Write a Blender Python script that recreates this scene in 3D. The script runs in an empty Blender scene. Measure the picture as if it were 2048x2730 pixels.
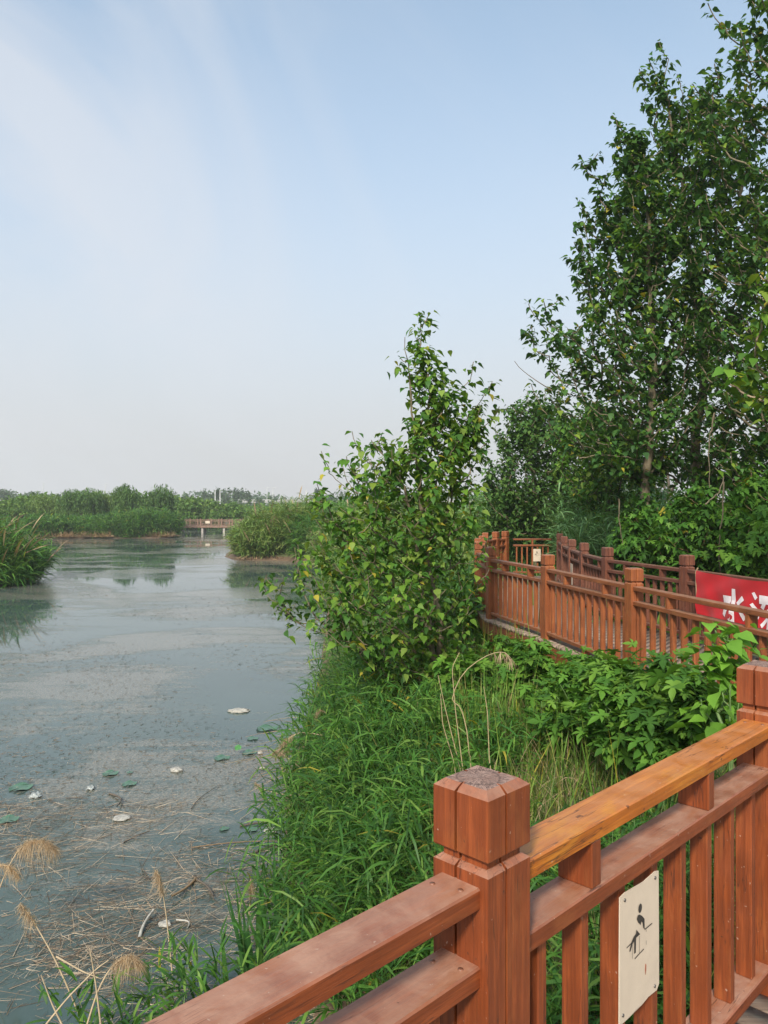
import bpy, bmesh, math, random
import numpy as np
from mathutils import Vector, Matrix

R = math.radians
C = bpy.context.scene.collection
SC = bpy.context.scene
rng = np.random.default_rng(7)
random.seed(7)

# ------------------------------------------------------------------ camera
F = 2080.0           # focal length in photo pixels
HOR = 1345.0         # horizon row
CH = 4.0             # camera height above the water
cam = bpy.data.cameras.new("camera")
camo = bpy.data.objects.new("camera", cam)
C.objects.link(camo)
camo.location = (0, 0, CH)
camo.rotation_euler = (R(90), 0, 0)
cam.sensor_fit = 'AUTO'
cam.sensor_width = 36
cam.lens = F / 2730 * 36
cam.shift_y = -20 / 2730
cam.clip_start = 0.05
cam.clip_end = 6000
SC.camera = camo
SC.render.resolution_x = 768
SC.render.resolution_y = 1024

# ------------------------------------------------------------------ light
SUN_EL, SUN_AZ = R(38), R(196)      # azimuth from +Y, clockwise
w = bpy.data.worlds.new("World")
SC.world = w
w.use_nodes = True
nt = w.node_tree
nt.nodes.clear()
N = nt.nodes.new
L = nt.links.new
wo = N('ShaderNodeOutputWorld'); bg = N('ShaderNodeBackground'); sky = N('ShaderNodeTexSky')
sky.sky_type = 'NISHITA'; sky.sun_disc = False
sky.sun_elevation = SUN_EL; sky.sun_rotation = SUN_AZ
sky.air_density = 1.0; sky.dust_density = 2.0; sky.ozone_density = 1.5
tc = N('ShaderNodeTexCoord'); sep = N('ShaderNodeSeparateXYZ')
L(tc.outputs['Generated'], sep.inputs[0])
# pale veil thickening towards the horizon
mr = N('ShaderNodeMapRange'); mr.interpolation_type = 'SMOOTHSTEP'
mr.inputs['From Min'].default_value = -0.02; mr.inputs['From Max'].default_value = 0.74
mr.inputs['To Min'].default_value = 1.0; mr.inputs['To Max'].default_value = 0.12
L(sep.outputs['Z'], mr.inputs['Value'])
# thin high cloud streaks running down to the right
mp0 = N('ShaderNodeMapping'); mp0.inputs['Rotation'].default_value = (0, R(-36), 0)
L(tc.outputs['Generated'], mp0.inputs['Vector'])
mp = N('ShaderNodeMapping'); mp.inputs['Scale'].default_value = (1.1, 1.3, 2.0)
mp.inputs['Location'].default_value = (0.35, 0.0, 0.25)
L(mp0.outputs[0], mp.inputs['Vector'])
no = N('ShaderNodeTexNoise'); no.inputs['Scale'].default_value = 1.5
no.inputs['Detail'].default_value = 9; no.inputs['Roughness'].default_value = 0.5
no.inputs['Distortion'].default_value = 1.3
L(mp.outputs[0], no.inputs['Vector'])
cr = N('ShaderNodeValToRGB')
cr.color_ramp.elements[0].position = 0.42; cr.color_ramp.elements[0].color = (0, 0, 0, 1)
cr.color_ramp.elements[1].position = 0.66; cr.color_ramp.elements[1].color = (1, 1, 1, 1)
L(no.outputs['Fac'], cr.inputs[0])
# more cloud to the left
mx = N('ShaderNodeMapRange'); mx.inputs['From Min'].default_value = 0.12; mx.inputs['From Max'].default_value = -0.35
mx.inputs['To Min'].default_value = 0.12; mx.inputs['To Max'].default_value = 1.0
L(sep.outputs['X'], mx.inputs['Value'])
m1 = N('ShaderNodeMath'); m1.operation = 'MULTIPLY'; L(cr.outputs[0], m1.inputs[0]); L(mx.outputs[0], m1.inputs[1])
m2 = N('ShaderNodeMath'); m2.operation = 'MULTIPLY_ADD'; m2.inputs[1].default_value = 0.0
L(m1.outputs[0], m2.inputs[0]); L(mr.outputs[0], m2.inputs[2]); m2.use_clamp = True
# veil colour: cool white above, slightly warm grey at the horizon
vr = N('ShaderNodeValToRGB'); vr.color_ramp.elements[0].position = 0.0; vr.color_ramp.elements[1].position = 0.55
vr.color_ramp.elements[0].color = (3.75, 3.72, 3.78, 1); vr.color_ramp.elements[1].color = (3.9, 4.3, 5.1, 1)
L(sep.outputs['Z'], vr.inputs[0])
mixs = N('ShaderNodeMix'); mixs.data_type = 'RGBA'
L(m2.outputs[0], mixs.inputs['Factor']); gn = N('ShaderNodeVectorMath'); gn.operation = 'MULTIPLY'; gn.inputs[1].default_value = (1.38, 1.48, 1.30); L(sky.outputs[0], gn.inputs[0]); L(gn.outputs[0], mixs.inputs['A']); L(vr.outputs[0], mixs.inputs['B'])
cl = N('ShaderNodeMix'); cl.data_type = 'RGBA'; cf = N('ShaderNodeMath'); cf.operation = 'MULTIPLY'; cf.inputs[1].default_value = 0.62
L(m1.outputs[0], cf.inputs[0]); L(cf.outputs[0], cl.inputs['Factor']); L(mixs.outputs['Result'], cl.inputs['A']); cl.inputs['B'].default_value = (4.3, 4.45, 4.75, 1)
L(cl.outputs['Result'], bg.inputs[0]); bg.inputs[1].default_value = 0.10
L(bg.outputs[0], wo.inputs[0])

sl = bpy.data.lights.new("sun", 'SUN'); sl.energy = 2.6; sl.angle = R(7); sl.color = (1, 0.93, 0.82)
so = bpy.data.objects.new("sun", sl); C.objects.link(so)
so.rotation_euler = (R(90) - SUN_EL, 0, -SUN_AZ + R(180)); so.location = (0, 0, 60)
# direction towards the sun: (sin az, cos az)
sd = Vector((math.sin(SUN_AZ) * math.cos(SUN_EL), math.cos(SUN_AZ) * math.cos(SUN_EL), math.sin(SUN_EL)))
so.rotation_euler = sd.to_track_quat('Z', 'Y').to_euler()
SC.view_settings.view_transform = 'Standard'
SC.view_settings.look = 'None'
SC.view_settings.exposure = 0.85
SC.view_settings.gamma = 1
SC.cycles.max_bounces = 6
SC.cycles.volume_bounces = 2
SC.cycles.transparent_max_bounces = 6

# ------------------------------------------------------------------ helpers
def W(px, py, d):
    """the point of the place seen at photo pixel (px,py) at depth d"""
    return ((px - 1024) / F * d, d, CH - (py - HOR) / F * d)

def tag(o, label=None, cat=None, group=None, kind=None):
    if label: o['label'] = label
    if cat: o['category'] = cat
    if group: o['group'] = group
    if kind: o['kind'] = kind
    return o

def empty(name, loc, label, cat, group=None, kind=None, rz=0):
    o = bpy.data.objects.new(name, None); C.objects.link(o)
    o.location = loc; o.rotation_euler = (0, 0, rz); o.empty_display_size = 0.1
    return tag(o, label, cat, group, kind)

def link(name, me, mat, parent=None, loc=(0, 0, 0), rot=(0, 0, 0)):
    """parent transforms are all plain translations/rotations; loc is local to the parent"""
    o = bpy.data.objects.new(name, me); C.objects.link(o)
    if mat is not None and len(me.materials) == 0:
        for m in (mat if isinstance(mat, (list, tuple)) else [mat]): me.materials.append(m)
    o.location = loc; o.rotation_euler = rot
    if parent is not None: o.parent = parent
    return o

class Geo:
    """collects triangles and quads as arrays, makes one mesh"""
    def __init__(s): s.v = []; s.f = []; s.n = 0
    def add(s, v, f, mi=0):
        v = np.asarray(v, float).reshape(-1, 3); f = np.asarray(f, int)
        if len(v) == 0 or len(f) == 0: return
        s.f.append((f + s.n, mi)); s.v.append(v); s.n += len(v)
    def mesh(s, name, mats=(), smooth=False):
        v = np.concatenate(s.v) if s.v else np.zeros((0, 3))
        me = bpy.data.meshes.new(name)
        me.vertices.add(len(v)); me.vertices.foreach_set('co', v.ravel())
        nl = sum(f.size for f, _ in s.f); npoly = sum(len(f) for f, _ in s.f)
        me.loops.add(nl); me.polygons.add(npoly)
        me.loops.foreach_set('vertex_index', np.concatenate([f.ravel() for f, _ in s.f]).astype(np.int32))
        tot = np.concatenate([np.full(len(f), f.shape[1]) for f, _ in s.f])
        st = np.concatenate([[0], np.cumsum(tot)[:-1]])
        me.polygons.foreach_set('loop_start', st.astype(np.int32))
        mi = np.concatenate([np.full(len(f), m) for f, m in s.f])
        me.polygons.foreach_set('material_index', mi.astype(np.int32))
        if smooth: me.polygons.foreach_set('use_smooth', np.ones(npoly, bool))
        me.update(calc_edges=True)
        for m in mats: me.materials.append(m)
        return me

def box_bm(bm, sx, sy, sz, c=(0, 0, 0), bev=0.0, rot=None):
    r = bmesh.ops.create_cube(bm, size=1)
    vs = r['verts']
    for v in vs:
        v.co = Vector((v.co.x * sx, v.co.y * sy, v.co.z * sz))
    if bev > 0:
        es = list({e for v in vs for e in v.link_edges})
        q = bmesh.ops.bevel(bm, geom=es, offset=bev, segments=1, affect='EDGES')
        vs = list({v for f in q['faces'] for v in f.verts} | {v for v in vs if v.is_valid})
    M = Matrix.Translation(Vector(c))
    if rot is not None: M = M @ rot
    bmesh.ops.transform(bm, matrix=M, verts=vs)
    return vs

def box_mesh(name, sx, sy, sz, bev=0.0, c=(0, 0, 0)):
    bm = bmesh.new(); box_bm(bm, sx, sy, sz, c, bev)
    me = bpy.data.meshes.new(name); bm.to_mesh(me); bm.free(); return me

def tube(g, pts, rad, sides=6, mi=0):
    pts = np.asarray(pts, float); n = len(pts); rad = np.broadcast_to(rad, (n,))
    t = np.gradient(pts, axis=0); t /= (np.linalg.norm(t, axis=1, keepdims=True) + 1e-9)
    ref = np.array([0.3, 1, 0.1]) if abs(t[0][2]) > 0.8 else np.array([0, 0, 1.0])
    u = np.cross(t, ref); u /= (np.linalg.norm(u, axis=1, keepdims=True) + 1e-9)
    w_ = np.cross(t, u)
    a = np.arange(sides) / sides * 2 * np.pi
    ring = pts[:, None, :] + rad[:, None, None] * (np.cos(a)[None, :, None] * u[:, None, :] + np.sin(a)[None, :, None] * w_[:, None, :])
    f = []
    for i in range(n - 1):
        for k in range(sides):
            k2 = (k + 1) % sides
            f.append((i * sides + k, i * sides + k2, (i + 1) * sides + k2, (i + 1) * sides + k))
    g.add(ring.reshape(-1, 3), f, mi)

# ------------------------------------------------------------------ materials
def newmat(name):
    m = bpy.data.materials.new(name); m.use_nodes = True
    t = m.node_tree; t.nodes.clear()
    o = t.nodes.new('ShaderNodeOutputMaterial'); b = t.nodes.new('ShaderNodeBsdfPrincipled')
    t.links.new(b.outputs[0], o.inputs[0])
    return m, t, b, o

def ramp(t, pts, fac=None, interp='LINEAR'):
    r = t.nodes.new('ShaderNodeValToRGB'); r.color_ramp.interpolation = interp
    while len(r.color_ramp.elements) < len(pts): r.color_ramp.elements.new(0.5)
    for e, (p, c) in zip(r.color_ramp.elements, pts):
        e.position = p; e.color = (c[0], c[1], c[2], 1) if len(c) == 3 else c
    if fac is not None: t.links.new(fac, r.inputs[0])
    return r

def noise(t, vec=None, scale=5, detail=4, rough=0.5, dist=0.0):
    n = t.nodes.new('ShaderNodeTexNoise')
    n.inputs['Scale'].default_value = scale; n.inputs['Detail'].default_value = detail
    n.inputs['Roughness'].default_value = rough; n.inputs['Distortion'].default_value = dist
    if vec is not None: t.links.new(vec, n.inputs['Vector'])
    return n

def mapping(t, src, scale=(1, 1, 1), rot=(0, 0, 0), loc=(0, 0, 0)):
    m = t.nodes.new('ShaderNodeMapping'); m.inputs['Scale'].default_value = scale
    m.inputs['Rotation'].default_value = rot; m.inputs['Location'].default_value = loc
    t.links.new(src, m.inputs['Vector']); return m

def mixc(t, fac, a, b, mode='MIX'):
    m = t.nodes.new('ShaderNodeMix'); m.data_type = 'RGBA'; m.blend_type = mode
    for key, val in (('Factor', fac), ('A', a), ('B', b)):
        s = m.inputs[key]
        if hasattr(val, 'is_linked') or hasattr(val, 'links'): t.links.new(val, s)
        elif key == 'Factor': s.default_value = val
        else: s.default_value = (val[0], val[1], val[2], 1)
    return m.outputs['Result']

def mmath(t, op, a, b=None, clamp=False):
    m = t.nodes.new('ShaderNodeMath'); m.operation = op; m.use_clamp = clamp
    for i, val in enumerate((a, b)):
        if val is None: continue
        if hasattr(val, 'links'): t.links.new(val, m.inputs[i])
        else: m.inputs[i].default_value = val
    return m.outputs[0]

def bump(t, b, h, strength=0.3, dist=0.01):
    n = t.nodes.new('ShaderNodeBump'); n.inputs['Strength'].default_value = strength
    n.inputs['Distance'].default_value = dist
    t.links.new(h, n.inputs['Height']); t.links.new(n.outputs[0], b.inputs['Normal'])

def wood_paint(name, c1, c2, axis='X', rough=0.42, top_tint=(0.42, 0.24, 0.165), top_tint_amt=0.8, seed=0.0):
    m, t, b, o = newmat(name)
    tc = t.nodes.new('ShaderNodeTexCoord'); oi = t.nodes.new('ShaderNodeObjectInfo')
    add = t.nodes.new('ShaderNodeVectorMath'); add.operation = 'MULTIPLY_ADD'
    t.links.new(oi.outputs['Random'], add.inputs[0]); add.inputs[1].default_value = (17, 31, 23)
    t.links.new(tc.outputs['Object'], add.inputs[2])
    vec = add.outputs[0]
    s = {'X': (1.2, 18, 18), 'Z': (18, 18, 1.2)}[axis]
    s2 = {'X': (3.0, 95, 95), 'Z': (95, 95, 3.0)}[axis]
    g = noise(t, mapping(t, vec, s).outputs[0], 2.2, 5, 0.6, 0.4)
    fine = noise(t, mapping(t, vec, s2).outputs[0], 1.5, 3, 0.6)
    big = noise(t, vec, 5.5, 4, 0.6)
    c = ramp(t, [(0.36, tuple(k * 0.95 for k in c2)), (0.5, c2), (0.62, c1)], g.outputs['Fac'])
    c = mixc(t, mmath(t, 'MULTIPLY', ramp(t, [(0.42, (0, 0, 0)), (0.68, (1, 1, 1))], big.outputs['Fac']).outputs[0], 0.45), c.outputs[0],
             (c2[0] * 0.6, c2[1] * 0.6, c2[2] * 0.6))
    gl = ramp(t, [(0.4, (0.88,) * 3), (0.6, (1.08,) * 3)], fine.outputs['Fac'])
    c = mixc(t, 1.0, c, gl.outputs[0], 'MULTIPLY')
    # narrow drying cracks along the grain
    crk = ramp(t, [(0.0, (1, 1, 1)), (0.27, (1, 1, 1)), (0.30, (0, 0, 0))], fine.outputs['Fac'])
    c = mixc(t, mmath(t, 'MULTIPLY', crk.outputs[0], 0.55), c, (0.05, 0.025, 0.015))
    s3 = {'X': (0.9, 15, 15), 'Z': (15, 15, 0.9)}[axis]
    cn = noise(t, mapping(t, vec, s3).outputs[0], 1.6, 4, 0.55, 0.2)
    band = ramp(t, [(0.483, (0, 0, 0)), (0.495, (1, 1, 1)), (0.507, (0, 0, 0))], cn.outputs['Fac'])
    cmask = ramp(t, [(0.46, (0, 0, 0)), (0.56, (1, 1, 1))], noise(t, vec, 3.2, 3, 0.5).outputs['Fac'])
    long_crack = mmath(t, 'MULTIPLY', band.outputs[0], cmask.outputs[0])
    # paler tint mixed into upward faces, patchy by noise
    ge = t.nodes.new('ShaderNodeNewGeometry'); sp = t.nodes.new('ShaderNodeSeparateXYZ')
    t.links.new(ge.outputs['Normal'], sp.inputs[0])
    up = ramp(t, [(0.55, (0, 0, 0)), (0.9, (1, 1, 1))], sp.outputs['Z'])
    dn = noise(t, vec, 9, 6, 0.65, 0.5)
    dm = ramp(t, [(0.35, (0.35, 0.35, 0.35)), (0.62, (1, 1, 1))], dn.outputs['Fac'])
    f = mmath(t, 'MULTIPLY', mmath(t, 'MULTIPLY', up.outputs[0], dm.outputs[0]), top_tint_amt)
    c = mixc(t, f, c, top_tint)
    st = ramp(t, [(0.55, (0, 0, 0)), (0.66, (1, 1, 1))], noise(t, mapping(t, vec, {'X': (2, 6, 6), 'Z': (6, 6, 2)}[axis]).outputs[0], 1.7, 5, 0.65, 0.6).outputs['Fac'])
    c = mixc(t, mmath(t, 'MULTIPLY', st.outputs[0], 0.35), c, (c1[0] * 1.1, c1[1] * 1.5, c1[2] * 1.6))
    c = mixc(t, mmath(t, 'MULTIPLY', long_crack, 0.8), c, (0.03, 0.014, 0.01))
    # chipped flecks and dark specks
    sk = noise(t, vec, 70, 2, 0.5)
    c = mixc(t, mmath(t, 'MULTIPLY', ramp(t, [(0.725, (0, 0, 0)), (0.75, (1, 1, 1))], sk.outputs['Fac']).outputs[0], 0.4), c, (0.55, 0.42, 0.33))
    sk2 = noise(t, vec, 34, 2, 0.5)
    c = mixc(t, mmath(t, 'MULTIPLY', ramp(t, [(0.24, (1, 1, 1)), (0.27, (0, 0, 0))], sk2.outputs['Fac']).outputs[0], 0.7), c, (0.04, 0.02, 0.015))
    t.links.new(c, b.inputs['Base Color'])
    rr = ramp(t, [(0.3, (rough - .08,) * 3), (0.7, (rough + .2,) * 3)], dn.outputs['Fac'])
    t.links.new(rr.outputs[0], b.inputs['Roughness'])
    b.inputs['Specular IOR Level'].default_value = 0.45
    h = mmath(t, 'ADD', mmath(t, 'MULTIPLY', fine.outputs['Fac'], 0.6), mmath(t, 'MULTIPLY', g.outputs['Fac'], 0.7))
    bump(t, b, h, 0.35, 0.006)
    return m

RED1, RED2 = (0.275, 0.066, 0.018), (0.205, 0.047, 0.013)
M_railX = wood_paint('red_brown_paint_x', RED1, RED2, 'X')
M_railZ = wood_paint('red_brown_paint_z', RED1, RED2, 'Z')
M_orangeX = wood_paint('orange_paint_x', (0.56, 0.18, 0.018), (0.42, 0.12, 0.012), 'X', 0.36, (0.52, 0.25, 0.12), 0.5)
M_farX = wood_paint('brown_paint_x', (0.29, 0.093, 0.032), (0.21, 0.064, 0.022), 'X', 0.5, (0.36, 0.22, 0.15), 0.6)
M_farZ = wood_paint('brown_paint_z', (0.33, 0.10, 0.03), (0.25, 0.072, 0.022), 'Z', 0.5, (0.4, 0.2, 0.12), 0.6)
M_shadeX = wood_paint('shaded_paint_x', (0.17, 0.062, 0.036), (0.12, 0.04, 0.024), 'X', 0.5, (0.3, 0.19, 0.13), 0.5)  # darker copies of the brown paint, with shade put into the colour
M_shadeZ = wood_paint('shaded_paint_z', (0.2, 0.068, 0.036), (0.13, 0.042, 0.024), 'Z', 0.5, (0.3, 0.15, 0.1), 0.5)
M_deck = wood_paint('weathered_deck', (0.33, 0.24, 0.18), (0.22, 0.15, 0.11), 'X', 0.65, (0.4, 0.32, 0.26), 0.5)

def endgrain():
    m, t, b, o = newmat('end_grain')
    tc = t.nodes.new('ShaderNodeTexCoord')
    nz = noise(t, tc.outputs['Object'], 22, 5, 0.6)
    wr = t.nodes.new('ShaderNodeVectorMath'); wr.operation = 'MULTIPLY_ADD'
    t.links.new(nz.outputs['Color'], wr.inputs[0]); wr.inputs[1].default_value = (0.03, 0.03, 0)
    t.links.new(tc.outputs['Object'], wr.inputs[2])
    sp = t.nodes.new('ShaderNodeSeparateXYZ'); t.links.new(wr.outputs[0], sp.inputs[0])
    x = mmath(t, 'SUBTRACT', sp.outputs['X'], 0.012); y = mmath(t, 'SUBTRACT', sp.outputs['Y'], 0.02)
    r = mmath(t, 'SQRT', mmath(t, 'ADD', mmath(t, 'MULTIPLY', x, x), mmath(t, 'MULTIPLY', y, y)))
    ang = mmath(t, 'ARCTAN2', y, x)
    rings = mmath(t, 'SINE', mmath(t, 'MULTIPLY', r, 520))
    base = ramp(t, [(0.3, (0.40, 0.27, 0.22)), (0.7, (0.28, 0.16, 0.12))], nz.outputs['Fac'])
    c = mixc(t, mmath(t, 'MULTIPLY', ramp(t, [(0.5, (0, 0, 0)), (1.0, (1, 1, 1))], rings).outputs[0], 0.22), base.outputs[0], (0.2, 0.1, 0.07))
    # radial checks
    cb = t.nodes.new('ShaderNodeCombineXYZ'); t.links.new(mmath(t, 'MULTIPLY', ang, 4.2), cb.inputs[0])
    t.links.new(mmath(t, 'MULTIPLY', r, 9), cb.inputs[1])
    rn = noise(t, cb.outputs[0], 2.6, 3, 0.6)
    crk = ramp(t, [(0.41, (0, 0, 0)), (0.47, (1, 1, 1)), (0.53, (0, 0, 0))], rn.outputs['Fac'])
    c = mixc(t, mmath(t, 'MULTIPLY', crk.outputs[0], 0.9), c, (0.05, 0.025, 0.018))
    ring1 = ramp(t, [(0.0445, (0, 0, 0)), (0.047, (1, 1, 1)), (0.0495, (0, 0, 0))], r)
    c = mixc(t, mmath(t, 'MULTIPLY', ring1.outputs[0], 0.75), c, (0.07, 0.035, 0.025))
    edge = ramp(t, [(0.062, (0, 0, 0)), (0.085, (1, 1, 1))], r)
    c = mixc(t, mmath(t, 'MULTIPLY', edge.outputs[0], 0.6), c, (0.32, 0.13, 0.07))
    t.links.new(c, b.inputs['Base Color']); b.inputs['Roughness'].default_value = 0.7
    bump(t, b, mmath(t, 'SUBTRACT', 1.0, crk.outputs[0]), 0.5, 0.004)
    return m
M_end = endgrain()

def leafmat(name, cols, trans=0.35, rough=0.5, yellow=0.02, spec=0.22):
    """cols: list of colours taken at random by each leaf"""
    m, t, b, o = newmat(name)
    ge = t.nodes.new('ShaderNodeNewGeometry')
    green = cols[0][1] > cols[0][0] * 1.1
    cols = [(min(.5, c[0] * 1.26), min(.5, c[1] * 1.2), c[2] * 0.95) if green else c for c in cols]
    n = len(cols)
    pts = [(i / n * (1 - yellow), c) for i, c in enumerate(cols)]
    if yellow > 0: pts.append((1 - yellow, (0.42, 0.36, 0.05)))
    r = ramp(t, pts, ge.outputs['Random Per Island'], 'CONSTANT')
    tc = t.nodes.new('ShaderNodeTexCoord')
    big = noise(t, tc.outputs['Object'], 1.1, 3, 0.55)
    hs = t.nodes.new('ShaderNodeHueSaturation')
    vr = ramp(t, [(0.3, (0.62,) * 3), (0.7, (1.25,) * 3)], big.outputs['Fac'])
    t.links.new(vr.outputs[0], hs.inputs['Value']); t.links.new(r.outputs[0], hs.inputs['Color'])
    col = hs.outputs[0]
    t.links.new(col, b.inputs['Base Color']); b.inputs['Roughness'].default_value = rough
    b.inputs['Specular IOR Level'].default_value = spec
    tr = t.nodes.new('ShaderNodeBsdfTranslucent')
    tcg = mixc(t, 1.0, col, (1.5, 1.35, 0.6), 'MULTIPLY')
    t.links.new(tcg, tr.inputs[0])
    ms = t.nodes.new('ShaderNodeMixShader'); ms.inputs[0].default_value = trans
    t.links.new(b.outputs[0], ms.inputs[1]); t.links.new(tr.outputs[0], ms.inputs[2])
    t.links.new(ms.outputs[0], o.inputs[0])
    return m

M_mul = leafmat('mulberry_leaf', [(0.05, 0.135, 0.028), (0.075, 0.18, 0.03), (0.11, 0.215, 0.035), (0.04, 0.11, 0.026), (0.16, 0.25, 0.06)], 0.36, 0.5, 0.015)
M_big = leafmat('tall_tree_leaf', [(0.04, 0.11, 0.036), (0.055, 0.135, 0.04), (0.034, 0.092, 0.034), (0.07, 0.15, 0.045)], 0.36, 0.5, 0.008)
M_bigy = leafmat('sunny_leaf', [(0.07, 0.17, 0.03), (0.11, 0.22, 0.035), (0.06, 0.14, 0.03), (0.17, 0.26, 0.05)], 0.4, 0.5, 0.02)
M_shrub = leafmat('sapling_leaf', [(0.075, 0.19, 0.035), (0.10, 0.235, 0.04), (0.055, 0.15, 0.03), (0.13, 0.26, 0.045)], 0.35, 0.55, 0.0)
M_bright = leafmat('young_leaf', [(0.12, 0.27, 0.045), (0.155, 0.33, 0.05), (0.10, 0.23, 0.04)], 0.4, 0.5, 0.0)
M_hedge = leafmat('bank_shrub_leaf', [(0.045, 0.13, 0.026), (0.065, 0.17, 0.03), (0.035, 0.10, 0.022), (0.09, 0.2, 0.035)], 0.3, 0.5, 0.01)
M_dark = leafmat('dark_bush_leaf', [(0.03, 0.075, 0.028), (0.04, 0.095, 0.032), (0.055, 0.12, 0.04)], 0.25, 0.55, 0.0)
M_reed = leafmat('reed_leaf', [(0.05, 0.15, 0.032), (0.075, 0.195, 0.04), (0.095, 0.225, 0.045), (0.04, 0.12, 0.03), (0.14, 0.26, 0.06), (0.03, 0.09, 0.022)], 0.38, 0.5, 0.012, 0.3)
M_reedp = leafmat('pale_reed_leaf', [(0.13, 0.22, 0.07), (0.17, 0.26, 0.09), (0.09, 0.18, 0.05), (0.22, 0.28, 0.12)], 0.35, 0.5, 0.0)
M_reedb = leafmat('blue_reed_leaf', [(0.09, 0.21, 0.09), (0.13, 0.27, 0.13), (0.07, 0.16, 0.06), (0.19, 0.33, 0.18)], 0.3, 0.5, 0.0)
M_grass = leafmat('grass_blade', [(0.08, 0.18, 0.03), (0.12, 0.24, 0.04), (0.06, 0.14, 0.03), (0.17, 0.25, 0.06), (0.22, 0.22, 0.09)], 0.35, 0.5, 0.03)
M_cat = leafmat('cattail_blade', [(0.04, 0.125, 0.035), (0.055, 0.155, 0.04), (0.032, 0.10, 0.035)], 0.2, 0.4, 0.0)
M_dry = leafmat('dry_reed', [(0.40, 0.29, 0.18), (0.48, 0.36, 0.23), (0.30, 0.21, 0.13), (0.36, 0.24, 0.16)], 0.2, 0.7, 0.0, 0.2)
M_drygreen = leafmat('drying_grass', [(0.24, 0.22, 0.10), (0.15, 0.19, 0.06), (0.33, 0.27, 0.15), (0.1, 0.16, 0.04)], 0.25, 0.7, 0.0, 0.2)
M_willow = leafmat('willow_leaf', [(0.05, 0.115, 0.038), (0.07, 0.145, 0.045), (0.095, 0.175, 0.055)], 0.3, 0.5, 0.0)
M_far = leafmat('far_leaf', [(0.035, 0.075, 0.035), (0.045, 0.09, 0.04), (0.06, 0.11, 0.045)], 0.2, 0.6, 0.0)
M_t5 = leafmat('small_tree_leaf', [(0.04, 0.10, 0.032), (0.055, 0.125, 0.036), (0.085, 0.165, 0.045)], 0.3, 0.55, 0.0)
M_midb = leafmat('bank_bush_leaf', [(0.07, 0.15, 0.035), (0.095, 0.19, 0.045), (0.055, 0.12, 0.03), (0.13, 0.21, 0.06)], 0.3, 0.6, 0.0)

def plain(name, c, rough=0.6, nscale=6, var=0.25, metallic=0):
    m, t, b, o = newmat(name)
    tc = t.nodes.new('ShaderNodeTexCoord'); n = noise(t, tc.outputs['Object'], nscale, 5, 0.6)
    r = ramp(t, [(0.3, tuple(k * (1 - var) for k in c)), (0.7, tuple(min(1, k * (1 + var)) for k in c))], n.outputs['Fac'])
    t.links.new(r.outputs[0], b.inputs['Base Color']); b.inputs['Roughness'].default_value = rough
    b.inputs['Metallic'].default_value = metallic
    bump(t, b, n.outputs['Fac'], 0.2, 0.01)
    return m
M_bark = plain('pale_bark', (0.30, 0.22, 0.15), 0.8, 14, 0.4)
M_bark2 = plain('brown_bark', (0.15, 0.12, 0.075), 0.8, 14, 0.4)
M_barkd = plain('grey_bark', (0.16, 0.13, 0.10), 0.85, 14, 0.4)
M_stem = plain('brown_stem', (0.20, 0.13, 0.07), 0.7, 10, 0.3)
M_gstem = plain('green_stem', (0.12, 0.2, 0.06), 0.6, 10, 0.3)
M_white = plain('white_enamel', (0.62, 0.52, 0.41), 0.35, 9, 0.06)
M_black = plain('black_print', (0.035, 0.033, 0.03), 0.5, 9, 0.2)
M_rust = plain('rust_stain', (0.28, 0.08, 0.04), 0.8, 20, 0.3)
M_paintscrew = plain('painted_screw', (0.2, 0.085, 0.05), 0.4, 40, 0.3)
M_screw = plain('dull_screw', (0.16, 0.15, 0.14), 0.45, 20, 0.2, 0.7)
M_foam = plain('dirty_foam', (0.36, 0.34, 0.30), 0.7, 25, 0.35)
M_bag = plain('clear_plastic', (0.3, 0.32, 0.31), 0.25, 12, 0.25)
M_pad = plain('lily_pad', (0.07, 0.15, 0.095), 0.35, 12, 0.25)
M_padg = plain('raised_pad', (0.06, 0.2, 0.05), 0.4, 12, 0.2)
M_stick = plain('wet_stick', (0.10, 0.08, 0.06), 0.6, 12, 0.35)
M_pile = plain('concrete_pile', (0.4, 0.36, 0.33), 0.8, 6, 0.2)
M_conc = plain('viaduct_concrete', (0.33, 0.32, 0.31), 0.8, 0.5, 0.1)
M_pole = plain('white_pole', (0.55, 0.55, 0.55), 0.5, 2, 0.05)
M_bridge = plain('bridge_wood', (0.22, 0.13, 0.09), 0.6, 3, 0.3)
M_cloth_w = plain('white_letter', (0.75, 0.68, 0.70), 0.8, 30, 0.05)

def clothmat():
    m, t, b, o = newmat('red_cloth')
    tc = t.nodes.new('ShaderNodeTexCoord'); n = noise(t, tc.outputs['Object'], 3, 4, 0.5)
    r = ramp(t, [(0.3, (0.38, 0.004, 0.01)), (0.7, (0.5, 0.006, 0.014))], n.outputs['Fac'])
    t.links.new(r.outputs[0], b.inputs['Base Color']); b.inputs['Roughness'].default_value = 0.6
    b.inputs['Sheen Weight'].default_value = 0.1
    wv = noise(t, tc.outputs['Object'], 300, 2, 0.5); bump(t, b, wv.outputs['Fac'], 0.15, 0.002)
    return m
M_red = clothmat()

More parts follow.
